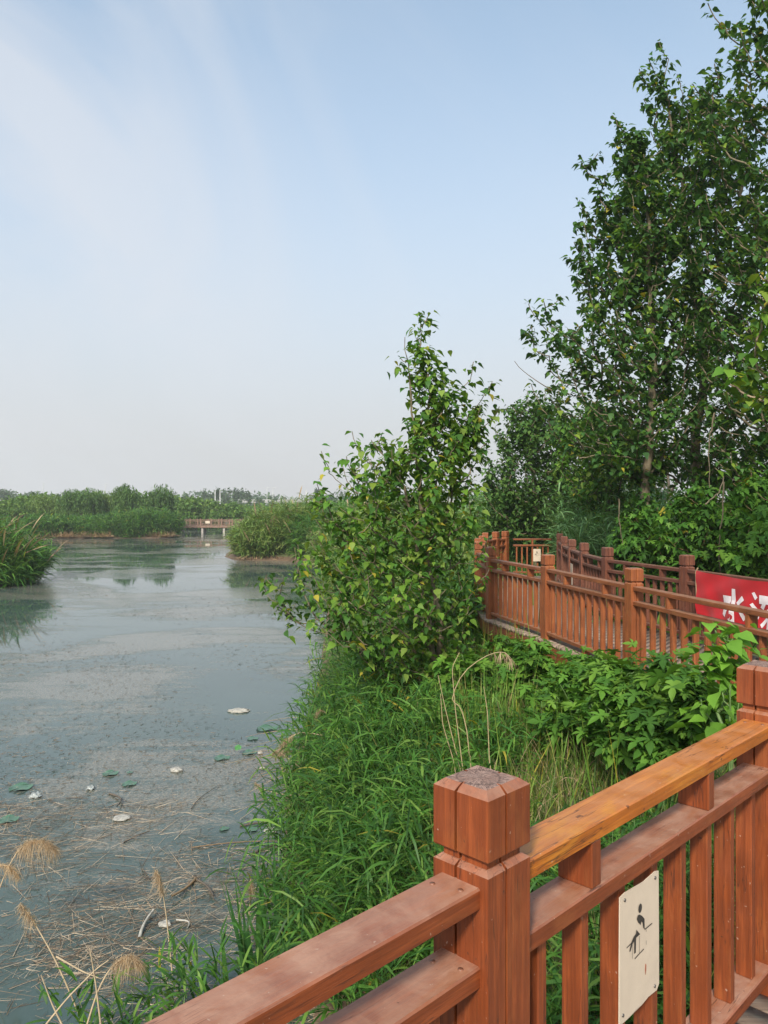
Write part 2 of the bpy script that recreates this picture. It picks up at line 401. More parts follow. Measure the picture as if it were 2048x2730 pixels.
def groundmat():
    m, t, b, o = newmat('bank_soil')
    tc = t.nodes.new('ShaderNodeTexCoord')
    a = noise(t, tc.outputs['Object'], 0.35, 6, 0.6); c_ = noise(t, tc.outputs['Object'], 6, 6, 0.65)
    g = ramp(t, [(0.35, (0.05, 0.085, 0.025)), (0.6, (0.09, 0.13, 0.04))], a.outputs['Fac'])
    c = mixc(t, ramp(t, [(0.45, (0, 0, 0)), (0.62, (1, 1, 1))], c_.outputs['Fac']).outputs[0], g.outputs[0], (0.10, 0.075, 0.045))
    # bare mud close to the waterline
    sp = t.nodes.new('ShaderNodeSeparateXYZ'); t.links.new(tc.outputs['Object'], sp.inputs[0])
    mud = ramp(t, [(0.0, (1, 1, 1)), (0.30, (1, 1, 1)), (0.42, (0, 0, 0))], mmath(t, 'ADD', sp.outputs['Z'], mmath(t, 'MULTIPLY', c_.outputs['Fac'], 0.2)))
    c = mixc(t, mud.outputs[0], c, (0.13, 0.085, 0.055))
    t.links.new(c, b.inputs['Base Color']); b.inputs['Roughness'].default_value = 0.9
    bump(t, b, c_.outputs['Fac'], 0.6, 0.06)
    return m
M_ground = groundmat()

def watermat():
    m, t, b, o = newmat('pond_water')
    tc = t.nodes.new('ShaderNodeTexCoord'); P = tc.outputs['Object']
    # murky water seen from above
    deep = noise(t, P, 0.25, 4, 0.5)
    cw = ramp(t, [(0.3, (0.048, 0.078, 0.07)), (0.7, (0.072, 0.105, 0.094))], deep.outputs['Fac'])
    # floating weed film: broken drifts and fine crumbs
    drift = noise(t, mapping(t, P, (0.55, 0.8, 1)).outputs[0], 0.22, 6, 0.62, 0.7)
    streak = noise(t, mapping(t, P, (0.35, 2.0, 1), rot=(0, 0, R(12))).outputs[0], 1.1, 7, 0.72, 0.5)
    crumb = noise(t, mapping(t, P, (1, 1.6, 1)).outputs[0], 13, 6, 0.75, 0.8)
    sp = t.nodes.new('ShaderNodeSeparateXYZ'); t.links.new(P, sp.inputs[0])
    near = t.nodes.new('ShaderNodeMapRange'); near.inputs['From Min'].default_value = 14; near.inputs['From Max'].default_value = 7
    near.inputs['To Min'].default_value = 0; near.inputs['To Max'].default_value = -0.028
    t.links.new(sp.outputs['Y'], near.inputs['Value'])
    s = mmath(t, 'ADD', mmath(t, 'MULTIPLY', drift.outputs['Fac'], 0.66), mmath(t, 'MULTIPLY', streak.outputs['Fac'], 0.27))
    s = mmath(t, 'ADD', s, mmath(t, 'MULTIPLY', crumb.outputs['Fac'], 0.27))
    s = mmath(t, 'ADD', s, near.outputs[0])
    mask = ramp(t, [(0.605, (0, 0, 0)), (0.635, (1, 1, 1))], s)
    wc = noise(t, P, 22, 4, 0.7)
    weed = ramp(t, [(0.35, (0.13, 0.11, 0.08)), (0.65, (0.36, 0.31, 0.25))], wc.outputs['Fac'])
    spk = noise(t, mapping(t, P, (1, 1.5, 1)).outputs[0], 30, 4, 0.7)
    flake = ramp(t, [(0.44, (0.12, 0.12, 0.12)), (0.54, (1, 1, 1))], spk.outputs['Fac'])
    f = mmath(t, 'MULTIPLY', mmath(t, 'MULTIPLY', mask.outputs[0], flake.outputs[0]), 0.75)
    c = mixc(t, f, cw.outputs[0], weed.outputs[0])
    t.links.new(c, b.inputs['Base Color'])
    rr = mixc(t, f, (0.03, 0.03, 0.03), (0.27, 0.27, 0.27))
    t.links.new(rr, b.inputs['Roughness'])
    b.inputs['IOR'].default_value = 1.42
    b.inputs['Specular IOR Level'].default_value = 0.5
    rip = noise(t, mapping(t, P, (0.7, 1.6, 1)).outputs[0], 2.2, 3, 0.5)
    h = mmath(t, 'ADD', mmath(t, 'MULTIPLY', rip.outputs['Fac'], 0.25), mmath(t, 'MULTIPLY', mmath(t, 'MULTIPLY', mask.outputs[0], crumb.outputs['Fac']), 0.6))
    bump(t, b, h, 0.12, 0.02)
    return m
M_water = watermat()

# ------------------------------------------------------------------ terrain
WP = np.array([(0.9, -40), (0.7, -4), (0.5, 2), (0.1, 4.5), (-0.45, 6.0), (-0.95, 8), (-1.3, 10.5), (-1.35, 13.5), (-1.4, 16.5), (-1.7, 23), (-2.6, 38), (-4.2, 52),
      (-7, 55.5), (-10.6, 56), (-12.2, 60), (-14.5, 76), (-18, 95), (-20.2, 108), (-20.4, 122), (-17, 150), (-24, 185), (-38, 180), (-35, 130),
      (-29.5, 112), (-25.5, 96), (-26, 93), (-31, 92), (-36, 93), (-41, 90), (-55, 86), (-48, 68), (-28, 50), (-19.5, 44), (-18.2, 40.5), (-18.8, 37), (-24, 32), (-40, 24),
      (-75, 5), (-80, -40)], float)
def sdist(x, y):
    """signed distance to the waterline, positive on land"""
    x = np.asarray(x, float).ravel(); y = np.asarray(y, float).ravel()
    best = np.full(x.shape, 1e9); ins = np.zeros(x.shape, bool)
    n = len(WP)
    for i in range(n):
        a = WP[i]; b = WP[(i + 1) % n]; e = b - a
        t = np.clip(((x - a[0]) * e[0] + (y - a[1]) * e[1]) / (e @ e), 0, 1)
        best = np.minimum(best, np.hypot(x - a[0] - t * e[0], y - a[1] - t * e[1]))
        c = ((a[1] > y) != (b[1] > y)) & (x < (b[0] - a[0]) * (y - a[1]) / (b[1] - a[1] + 1e-12) + a[0])
        ins ^= c
    return np.where(ins, -best, best)
def gz(x, y):
    x = np.asarray(x, float); y = np.asarray(y, float); sh = x.shape
    d = sdist(x, y); xx = x.ravel(); yy = y.ravel()
    top = 1.25 * np.exp(-np.maximum(0, yy - 25) / 60) + 0.55
    top = np.where(xx < -14, 0.7, top)
    z = np.where(d > 0, top * (1 - np.exp(-d / 1.9)) * 1.0, np.maximum(-0.9, d * 0.35))
    z = z + np.where(d > 0, np.minimum(1, d) * 0.06 * (np.sin(xx * 1.9 + yy) + np.sin(yy * 1.3 - xx * 0.7)), 0)
    return z.reshape(sh)
def axis(breaks):
    out = []
    for a, b, s in breaks:
        n = max(1, int(round((b - a) / s))); out += list(np.linspace(a, b, n, endpoint=False))
    out.append(breaks[-1][1]); return np.array(out)
gx = axis([(-2500, -400, 300), (-400, -80, 40), (-80, -34, 4), (-34, -6, 0.8), (-6, 8, 0.3), (8, 30, 1.5), (30, 200, 20), (200, 2500, 300)])
gy = axis([(-300, -20, 40), (-20, 0, 2), (0, 24, 0.3), (24, 120, 1.0), (120, 200, 4), (200, 800, 60), (800, 4500, 500)])
X, Y = np.meshgrid(gx, gy)
Z = gz(X, Y)
nx, ny = len(gx), len(gy)
idx = np.arange(nx * ny).reshape(ny, nx)
g = Geo(); g.add(np.stack([X.ravel(), Y.ravel(), Z.ravel()], 1),
      np.stack([idx[:-1, :-1].ravel(), idx[:-1, 1:].ravel(), idx[1:, 1:].ravel(), idx[1:, :-1].ravel()], 1))
tag(link('ground', g.mesh('ground', smooth=True), M_ground), 'low green and muddy banks around the pond', kind='structure')
g = Geo(); g.add([(-120, -60, 0), (60, -60, 0), (60, 210, 0), (-120, 210, 0)], [(0, 1, 2, 3)])
tag(link('water', g.mesh('water'), M_water), 'still grey green pond water with drifting weed', kind='structure')

# ------------------------------------------------------------------ foliage tools
def tri_template(outline_l, outline_r, mid, fold=0.10, droop=0.22):
    """leaf of unit length along +Y; outlines are (t,w) lists between base and tip, mid is list of t"""
    def zz(t, w): return abs(w) * fold * 2.0 - droop * t * t
    V = [(0, 0, 0)] + [(0, t, zz(t, 0)) for t in mid] + [(0, 1, zz(1, 0))]
    return V, zz
def ovate():
    ts = [0.0, 0.22, 0.48, 0.74, 1.0]; ws = [0, 0.30, 0.31, 0.15, 0]
    zz = lambda t, w_: abs(w_) * 0.28 - 0.26 * t * t
    V = [(0, t, zz(t, 0)) for t in ts]
    Lf = [(-ws[i], ts[i] - 0.04, zz(ts[i], ws[i])) for i in (1, 2, 3)]
    Rt = [(ws[i], ts[i] - 0.04, zz(ts[i], ws[i])) for i in (1, 2, 3)]
    V += Lf + Rt
    f = [(0, 1, 5), (1, 2, 5), (5, 2, 6), (2, 3, 6), (6, 3, 7), (3, 4, 7)]
    f += [(0, 8, 1), (1, 8, 2), (8, 9, 2), (2, 9, 3), (9, 10, 3), (3, 10, 4)]
    return np.array(V, float), np.array(f)
def small_leaf():
    V = [(0, 0, 0), (0.28, 0.45, 0.05), (0, 1, -0.15), (-0.28, 0.45, 0.05)]
    return np.array(V, float), np.array([(0, 1, 2), (0, 2, 3)])
def lobed():
    """three to five lobed leaf"""
    half = [(0.12, -0.07), (0.34, 0.0), (0.42, 0.12), (0.19, 0.20), (0.40, 0.34), (0.56, 0.60), (0.32, 0.48), (0.11, 0.38), (0.20, 0.62), (0.14, 0.82), (0.0, 1.08)]
    out = [(0, 0.02)] + half + [(-x, y) for x, y in half[-2::-1]]
    zz = lambda x, y: abs(x) * 0.22 - 0.22 * y * y - 0.25 * x * x
    V = [(0, 0.33, zz(0, 0.33))] + [(x, y, zz(x, y)) for x, y in out]
    n = len(out)
    f = [(0, 1 + i, 1 + (i + 1) % n) for i in range(n)]
    return np.array(V, float), np.array(f)
OV, LO, SM = ovate(), lobed(), small_leaf()

def place_leaves(g, tpl, pos, az, pitch, roll, size, mi=0):
    V, Fc = tpl; M = len(pos)
    if M == 0: return
    a = np.stack([np.cos(az) * np.cos(pitch), np.sin(az) * np.cos(pitch), np.sin(pitch)], 1)
    s = np.stack([np.sin(az), -np.cos(az), np.zeros(M)], 1)
    n = np.cross(s, a)
    s2 = s * np.cos(roll)[:, None] + n * np.sin(roll)[:, None]
    n2 = -s * np.sin(roll)[:, None] + n * np.cos(roll)[:, None]
    P = pos[:, None, :] + size[:, None, None] * (V[None, :, 0:1] * s2[:, None, :] + V[None, :, 1:2] * a[:, None, :] + V[None, :, 2:3] * n2[:, None, :])
    f = (np.arange(M) * len(V))[:, None, None] + Fc[None]
    g.add(P.reshape(-1, 3), f.reshape(-1, Fc.shape[1]), mi)

def blades(g, pos, az, elev, length, width, droop, S=4, mi=0, twist=0.0, prof='leaf', face=None):
    M = len(pos)
    if M == 0: return
    b = lambda q: np.broadcast_to(np.asarray(q, float), (M,))
    az, elev, length, width, droop = map(b, (az, elev, length, width, droop))
    t = np.linspace(0, 1, S + 1)
    if prof == 'leaf': wp = np.sin(np.pi * np.clip(t * 0.86 + 0.14, 0, 1)) ** 0.8
    elif prof == 'stem': wp = 1 - 0.7 * t
    else: wp = 1 - t ** 2.2
    wp = np.maximum(wp, 0.03)
    h = np.stack([np.cos(az), np.sin(az), 0 * az], 1)
    tw = twist + rng.normal(0, 0.35, M)
    side = np.stack([-np.sin(az) * np.cos(tw), np.cos(az) * np.cos(tw), np.sin(tw)], 1)
    if face is not None: side = np.stack([np.cos(face), np.sin(face), 0 * az], 1)
    c = pos[:, None, :] + (length * np.cos(elev))[:, None, None] * t[None, :, None] * h[:, None, :]
    c[:, :, 2] += (length * np.sin(elev))[:, None] * t[None] - (droop * length)[:, None] * t[None] ** 2
    w_ = (width[:, None] * wp[None] * 0.5)[:, :, None] * side[:, None, :]
    P = np.stack([c - w_, c + w_], 2).reshape(M, -1, 3)
    q = np.array([(2 * i, 2 * i + 1, 2 * i + 3, 2 * i + 2) for i in range(S)])
    f = (np.arange(M) * 2 * (S + 1))[:, None, None] + q[None]
    g.add(P.reshape(-1, 3), f.reshape(-1, 4), mi)

def reeds(name, label, cx, cy, rx, ry, n, h, mat=M_reed, leaf=0.32, lw=0.018, nl=7, lean=(0, 0), cat='reeds', group=None, plume=0, dry=0.0, rot=0.0,
          kind=None, fill=1.0, wet=True, stemw=0.008, top=1.0, seed=None):
    """a clump of leafy reed stems on the ground; parts: stems, leaves (with plumes)"""
    a = rng.uniform(0, 2 * np.pi, n); r = np.sqrt(rng.uniform(0, 1, n))
    lx, ly = r * np.cos(a) * rx, r * np.sin(a) * ry
    x = cx + lx * math.cos(rot) - ly * math.sin(rot); y = cy + lx * math.sin(rot) + ly * math.cos(rot)
    z = gz(x, y); ok = z > (-0.35 if wet else 0.05)
    x, y, z, r = x[ok], y[ok], z[ok], r[ok]; n = len(x)
    H = h * rng.uniform(0.62, 1.05, n) * (1 - 0.35 * r ** 2 * (1 - top) - 0.12 * r)
    base_z = float(gz(np.array([cx]), np.array([cy]))[0])
    root = empty(name, (cx, cy, max(base_z, 0)), label, cat, group, kind)
    org = np.array([cx, cy, max(base_z, 0)])
    pos = np.stack([x, y, z], 1) - org
    outa = np.arctan2(y - cy + lean[1] * 3, x - cx + lean[0] * 3) + rng.normal(0, 0.5, n)
    el = np.pi / 2 - np.abs(rng.normal(0.12, 0.10, n)) - 0.22 * r
    lm = math.hypot(*lean)
    el -= lm * rng.uniform(0.3, 1.0, n)
    drp = rng.uniform(0.02, 0.12, n)
    g = Geo(); blades(g, pos, outa, el, H, stemw, drp, 4, 0, 0.8, 'stem'); link('stem', g.mesh('stem'), M_gstem if dry < 0.5 else M_dry, root)
    # leaves along the stems
    g = Geo()
    for k in range(nl):
        t = rng.uniform(0.25, 1.0, n) ** 0.8 if fill == 1.0 else rng.uniform(0.05, 1.0, n)
        hx = np.stack([np.cos(outa), np.sin(outa)], 1)
        p = pos.copy(); p[:, :2] += (H * np.cos(el) * t)[:, None] * hx
        p[:, 2] += H * np.sin(el) * t - drp * H * t * t
        az = outa + rng.normal(0, 1.5, n)
        blades(g, p, az, rng.uniform(0.25, 1.15, n), leaf * rng.uniform(0.35, 1.4, n), lw * rng.uniform(0.5, 1.3, n), rng.uniform(0.25, 0.75, n), 3, 0, 0.0)
    if plume:  # plume blades join the leaves mesh as a second material
        ids = rng.choice(n, min(n, plume), replace=False)
        p = pos[ids].copy(); p[:, 0] += H[ids] * np.cos(el[ids]) * np.cos(outa[ids]); p[:, 1] += H[ids] * np.cos(el[ids]) * np.sin(outa[ids])
        p[:, 2] += H[ids] * np.sin(el[ids]) - drp[ids] * H[ids]
        blades(g, p, outa[ids], el[ids] - 0.1, leaf * 1.6, lw * 1.6, 0.25, 3, 1, 0.3)
    link('leaves', g.mesh('leaves'), [mat, M_dry], root)
    return root

def row_extent(poly, y):
    xs = []
    n = len(poly)
    for i in range(n):
        (x0, y0), (x1, y1) = poly[i], poly[(i + 1) % n]
        if (y0 <= y < y1) or (y1 <= y < y0): xs.append(x0 + (y - y0) / (y1 - y0) * (x1 - x0))
    return (min(xs), max(xs)) if len(xs) >= 2 else None

def crown_points(poly, d, n, thick=0.8, shell=0.5):
    """random points in a solid of elliptic cross-section whose outline seen from the viewpoint is poly (photo pixels), centred at depth d"""
    ys = [p[1] for p in poly]; out = []
    while len(out) < n:
        py = random.uniform(min(ys), max(ys)); e = row_extent(poly, py)
        if not e: continue
        hw = (e[1] - e[0]) / 2
        if random.random() > min(1, hw / 110 + 0.06) ** 1.1: continue
        a = random.uniform(0, 2 * math.pi); r = random.uniform(0, 1) ** shell
        px = (e[0] + e[1]) / 2 + hw * r * math.cos(a)
        dd = d + hw / F * d * thick * r * math.sin(a)
        x, y, z = W(px, py, d); out.append((x, dd, z))
    return np.array(out)

def tree(name, label, cat, base, poly, d, ntips, mat, tpl=OV, lsize=0.15, per=14, thick=0.8, trunk_r=0.06, bark=M_bark, group=None, stems=1,
         extra_tips=(), spread=0.16, shell=0.5, leader=None, droop=0.35, mat2=None, frac2=0.0, stemlean=0.0, back=0.55, shoots=0, slen=0.4):
    """a tree grown to reach points of its crown; parts: trunk (with limbs), crown"""
    root = empty(name, base, label, cat, group)
    org = np.array(base)
    tips = crown_points(poly, d, ntips, thick, shell)
    if len(extra_tips): tips = np.concatenate([tips, np.array([W(*e) for e in extra_tips])])
    tips = tips - org
    if shoots:
        c0 = tips.mean(0); zr = np.ptp(tips[:, 2]); binz = np.round((tips[:, 2] - tips[:, 2].min()) / zr * 9)
        sc_ = np.zeros(len(tips))
        for b_ in np.unique(binz):
            k_ = binz == b_; cc = tips[k_].mean(0); rr_ = np.hypot(tips[k_, 0] - cc[0], tips[k_, 1] - cc[1]); sc_[k_] = rr_ / (rr_.max() + 1e-6)
        pick = rng.choice(len(tips), shoots, p=sc_ ** 3 / (sc_ ** 3).sum(), replace=False)
        T0 = tips[pick]; o_ = T0 - c0; o_[:, 2] = 0; o_ /= (np.linalg.norm(o_, axis=1, keepdims=True) + 1e-6)
        dr_ = o_ * rng.uniform(0.05, 0.7, (shoots, 1)) + np.array([0, 0, 1.0]); dr_ /= np.linalg.norm(dr_, axis=1, keepdims=True)
        sh_tips = T0 + dr_ * slen * rng.uniform(0.5, 1.25, (shoots, 1))
    else: sh_tips = np.zeros((0, 3))
    nmain = len(tips)
    topz = tips[:, 2].max()
    pos = []; par = []
    # stems
    cen = tips[:, :2].mean(0)
    for sidx in range(stems):
        if leader is not None:
            L_ = np.array([W(*q) for q in leader[sidx]]) - org
            pts = np.concatenate([[[0.0 + 0.12 * sidx, 0.05 * sidx, -0.1]], L_])
            t = np.linspace(0, len(pts) - 1, 5 * len(pts)); P = np.stack([np.interp(t, np.arange(len(pts)), pts[:, k]) for k in range(3)], 1)
        else:
            hgt = topz * random.uniform(0.75, 0.92); off = cen * 0.6 + np.array([random.uniform(-1, 1), random.uniform(-1, 1)]) * stemlean
            t = np.linspace(0, 1, 14)
            P = np.stack([off[0] * t ** 1.5, off[1] * t ** 1.5, -0.1 + (hgt + 0.1) * t], 1)
        P = P + np.cumsum(rng.normal(0, 0.012 * (topz / 4), P.shape), 0) * np.array([1, 1, 0.2])
        for i, p in enumerate(P):
            par.append(len(pos) - 1 if i else -1); pos.append(p)
    order = np.argsort(np.hypot(tips[:, 0] - cen[0] * 0.5, tips[:, 1] - cen[1] * 0.5) + 0.35 * np.abs(tips[:, 2] - topz * 0.55))
    tips = np.concatenate([tips, sh_tips]); order = np.concatenate([order, np.arange(nmain, len(tips))]).astype(int)
    leafp = []; leafa = []
    cap = len(pos) + len(order) * 5 + 10
    A = np.zeros((cap, 3)); cnt = len(pos); A[:cnt] = np.array(pos); par = par + [0] * (cap - cnt)
    for ti in order:
        T = tips[ti]
        D = A[:cnt] - T
        dist = np.linalg.norm(D, axis=1); hd = np.hypot(D[:, 0], D[:, 1])
        pen = np.maximum(0, D[:, 2] + 0.55 * hd) * 2.2
        j = int(np.argmin(dist + pen)); a = A[j]
        m = 5
        dirv = T - a
        prev = j
        for k in range(1, m + 1):
            t = k / m
            p = a + dirv * t; p[2] -= 0.12 * np.linalg.norm(dirv) * math.sin(math.pi * t)
            p = p + (rng.normal(0, 0.012 * np.linalg.norm(dirv) + 0.003, 3) if k < m else 0)
            A[cnt] = p; par[cnt] = prev; prev = cnt; cnt += 1
            if k >= 2 or np.linalg.norm(dirv) < spread * 3:
                nl = max(1, int(per / 4 + random.random()))
                az0 = math.atan2(dirv[1], dirv[0])
                for q in range(nl):
                    off = rng.normal(0, spread * (0.5 if ti < nmain else 0.28), 3); leafp.append(p + off)
                    leafa.append(math.atan2(off[1], off[0]) * 0.6 + az0 * 0.4 if random.random() < back else random.uniform(-3.14, 3.14))
    pos = A[:cnt]; par = par[:cnt]
    desc = np.zeros(cnt)
    ch = np.zeros(cnt, int)
    for i in range(cnt - 1, 0, -1):
        if ch[i] == 0: desc[i] += 1
        if par[i] >= 0: desc[par[i]] += desc[i]; ch[par[i]] += 1
    rad = trunk_r * (np.maximum(desc, 1) / max(desc.max(), 1)) ** 0.42
    rad = np.maximum(rad, 0.0035 * (d / 10))
    g = Geo(); V = []; Fq = []
    # frusta
    idx = [i for i in range(cnt) if par[i] >= 0]
    a = pos[[par[i] for i in idx]]; b = pos[idx]
    r1 = np.minimum(rad[[par[i] for i in idx]], rad[idx] * 1.6); r2 = rad[idx]
    t = b - a; t /= (np.linalg.norm(t, axis=1, keepdims=True) + 1e-9)
    u = np.cross(t, np.array([0.31, 0.9, 0.25])); u /= (np.linalg.norm(u, axis=1, keepdims=True) + 1e-9); v = np.cross(t, u)
    S = 6
    an = np.arange(S) / S * 2 * np.pi
    ra = a[:, None] + r1[:, None, None] * (np.cos(an)[None, :, None] * u[:, None] + np.sin(an)[None, :, None] * v[:, None])
    rb = b[:, None] + r2[:, None, None] * (np.cos(an)[None, :, None] * u[:, None] + np.sin(an)[None, :, None] * v[:, None])
    VV = np.concatenate([ra, rb], 1)
    q = np.array([(k, (k + 1) % S, S + (k + 1) % S, S + k) for k in range(S)])
    f = (np.arange(len(idx)) * 2 * S)[:, None, None] + q[None]
    g.add(VV.reshape(-1, 3), f.reshape(-1, 4))
    link('trunk', g.mesh('trunk', smooth=True), bark, root)
    P = np.array(leafp); az = np.array(leafa); M = len(P)
    g = Geo()
    pitch = rng.normal(-droop, 0.28, M); roll = rng.normal(0, 0.3, M); size = lsize * rng.uniform(0.4, 1.3, M)
    if mat2 is not None:
        # sunlit yellower tone put into the colour of a random share of leaves
        key = rng.uniform(0, 1, M) < frac2
        place_leaves(g, tpl, P[~key], az[~key], pitch[~key], roll[~key], size[~key], 0)
        place_leaves(g, tpl, P[key], az[key], pitch[key], roll[key], size[key], 1)
        link('crown', g.mesh('crown'), [mat, mat2], root)
    else:
        place_leaves(g, tpl, P, az, pitch, roll, size)
        link('crown', g.mesh('crown'), mat, root)
    return root

def far_tree(name, label, cat, x, y, w_, h, n, mat, lsize, z0=0.6, group=None, lo=0.15, lumps=9, bark=M_barkd, hang=False, tall=0.0):
    """tree seen from far away: trunk with a few limbs and a lumpy crown of leaf clumps"""
    z0 = float(gz(np.array([x]), np.array([y]))[0]) if z0 is None else z0
    root = empty(name, (x, y, z0), label, cat, group)
    g = Geo(); tube(g, [(0, 0, -0.2), (0.03 * w_, 0, h * 0.4), (0, 0.02 * w_, h * 0.85)], [w_ * 0.03, w_ * 0.022, w_ * 0.008], 6)
    cs = []
    for i in range(lumps):
        zz = random.uniform(lo + 0.1, 0.92); f = math.sin(math.pi * min(1, (1.05 - zz) * 0.9 + 0.1)) if not tall else (1 - (zz - 0.4) ** 2 * tall)
        a = random.uniform(0, 6.28); rr = w_ * 0.32 * max(f, 0.2) * random.uniform(0.4, 1)
        c = (math.cos(a) * rr, math.sin(a) * rr, zz * h); cs.append((c, w_ * random.uniform(0.14, 0.26), h * random.uniform(0.08, 0.16)))
        tube(g, [(0, 0, zz * h * 0.6), (c[0] * 0.6, c[1] * 0.6, zz * h * 0.85), c], [w_ * 0.014, w_ * 0.008, w_ * 0.004], 4)
    link('trunk', g.mesh('trunk'), bark, root)
    g = Geo(); k = rng.integers(0, lumps, n)
    C_ = np.array([c for c, _, _ in cs])[k]; rx = np.array([a for _, a, _ in cs])[k]; rz = np.array([b for _, _, b in cs])[k]
    q = rng.normal(0, 0.55, (n, 3)); P = C_ + q * np.stack([rx, rx, rz], 1)
    P[:, 2] = np.maximum(P[:, 2], lo * h * 0.6)
    if hang:
        drop = rng.uniform(0, 0.35, n) ** 1.3 * h; P[:, 2] = np.maximum(P[:, 2] - drop, 0.12 * h)
        blades(g, P, rng.uniform(0, 6.28, n), -1.2, lsize * rng.uniform(0.7, 1.6, n), lsize * 0.22, 0.1, 2)
    else:
        place_leaves(g, SM, P, rng.uniform(0, 6.28, n), rng.normal(0, 0.7, n), rng.normal(0, 0.9, n), lsize * rng.uniform(0.6, 1.4, n))
    link('crown', g.mesh('crown'), mat, root)
    return root

# ------------------------------------------------------------------ railings and walkways
S_ = 0.15          # post section
def post_meshes(tag_, crack=True):
    """post shaft with saw kerfs down its faces, and the square cap block above a groove; origin at the cap top centre"""
    def prism(bm, half, z0, z1, ch_top=0.0, ch_bot=0.0, kerf=0.007, kd=0.012, topmat=0):
        k = 0.006; off = -0.012
        sec = []
        for q in range(4):
            a = q * math.pi / 2
            loc = [(half, -half), (half, off - kerf / 2), (half - kd, off - kerf / 2), (half - kd, off + kerf / 2), (half, off + kerf / 2)]
            for (x, y) in loc:
                sec.append((x * math.cos(a) - y * math.sin(a), x * math.sin(a) + y * math.cos(a)))
        def ring(z, sc): return [bm.verts.new((x * sc, y * sc, z)) for x, y in sec]
        zs = []
        if ch_bot > 0: zs.append((z0, 1 - ch_bot / half)); zs.append((z0 + ch_bot, 1))
        else: zs.append((z0, 1))
        if ch_top > 0: zs.append((z1 - ch_top * 0.8, 1)); zs.append((z1, 1 - ch_top / half))
        else: zs.append((z1, 1))
        rs = [ring(z, s) for z, s in zs]; n = len(sec)
        for i in range(len(rs) - 1):
            for j in range(n):
                bm.faces.new((rs[i][j], rs[i][(j + 1) % n], rs[i + 1][(j + 1) % n], rs[i + 1][j]))
        ft = bm.faces.new(rs[-1]); ft.material_index = topmat
        bm.faces.new(rs[0][::-1])
        return ft
    h = S_ / 2
    bm = bmesh.new()
    prism(bm, h, -1.2 - 0.02, -0.165, ch_top=0.012)
    prism(bm, h - 0.016, -0.17, -0.138)
    bmesh.ops.recalc_face_normals(bm, faces=bm.faces)
    me = bpy.data.meshes.new('post'); bm.to_mesh(me); bm.free()
    bm = bmesh.new(); prism(bm, h, -0.145, 0, ch_top=0.018, ch_bot=0.004, topmat=1)
    bmesh.ops.recalc_face_normals(bm, faces=bm.faces)
    mc = bpy.data.meshes.new('cap'); bm.to_mesh(mc); bm.free()
    return me, mc
PM, CM = post_meshes('a')
RT, RM_, RB = 0.2, 0.364, 1.085      # depths of the three rails' tops under the cap top
TH, RW = 0.046, 0.108
CHAMF = 0.004

def railing(label, posts, zc, near, mats, gap=0.177, seed=0, group=None, bev=True, blocks=2, skip_posts=(), special=None):
    """posts: list of (x,y); zc: height of cap tops. One thing: posts > caps, rails, spacer blocks, balusters"""
    mx_, mz_ = mats
    p0 = posts[0]
    root = empty('railing', (p0[0], p0[1], zc - 1.2), label, 'railing', group)
    org = Vector((p0[0], p0[1], zc - 1.2))
    pme, cme = PM.copy(), CM.copy()
    pme.materials.append(mz_); cme.materials.append(mz_); cme.materials.append(M_end)
    bal = box_mesh('baluster', 0.036, 0.058, RB - RM_ - TH, 0.003); bal.materials.append(mz_)
    blk = box_mesh('spacer_block', 0.045, 0.10, RM_ - RT - TH, 0.003); blk.materials.append(mz_)
    foot = box_mesh('foot_block', 0.06, 0.085, 1.2 - RB - TH, 0.003); foot.materials.append(mz_)
    n = len(posts)
    for i, p in enumerate(posts):
        a = posts[max(0, i - 1)]; b = posts[min(n - 1, i + 1)]
        ang = math.atan2(b[1] - a[1], b[0] - a[0])
        if i not in skip_posts:
            po = link('post', pme, None, root, Vector((p[0], p[1], zc)) - org, (0, 0, ang))
            link('cap', cme, None, po, (0, 0, 0), (0, 0, 0))
    for i in range(n - 1):
        a = Vector((*posts[i], zc)); b = Vector((*posts[i + 1], zc)); L_ = (b - a).length; ang = math.atan2(b.y - a.y, b.x - a.x)
        u = (b - a).normalized(); mid = (a + b) / 2
        ln = L_ - S_ + 0.012
        for nm, top, wd in (('top_rail', RT, RW), ('middle_rail', RM_, RW), ('bottom_rail', RB, RW - 0.004)):
            me = box_mesh(nm, ln, wd, TH, CHAMF); m = mx_
            if special and (i, nm) in special: m = special[(i, nm)]
            link(nm, me, m, root, mid - org - Vector((0, 0, top + TH / 2)), (0, 0, ang))
        nb = max(1, int(round((L_ - 0.31) / gap))); 
        for k in range(nb):
            s = L_ / 2 + (k - (nb - 1) / 2) * gap * ((L_ - 0.13) / gap / (nb + 0.35))
            p = a + u * s
            link('baluster', bal, None, root, p - org - Vector((0, 0, (RM_ + TH + RB) / 2)), (0, 0, ang))
        fr = (0.235, 0.645) if near else ((0.27, 0.73) if L_ > 1.2 else (0.5,))
        for s in fr:
            p = a + u * (L_ * s)
            link('spacer_block', blk, None, root, p - org - Vector((0, 0, (RT + TH + RM_) / 2)), (0, 0, ang))
        p = a + u * (L_ * 0.5)
        link('foot_block', foot, None, root, p - org - Vector((0, 0, (RB + TH + 1.2) / 2)), (0, 0, ang))
    return root

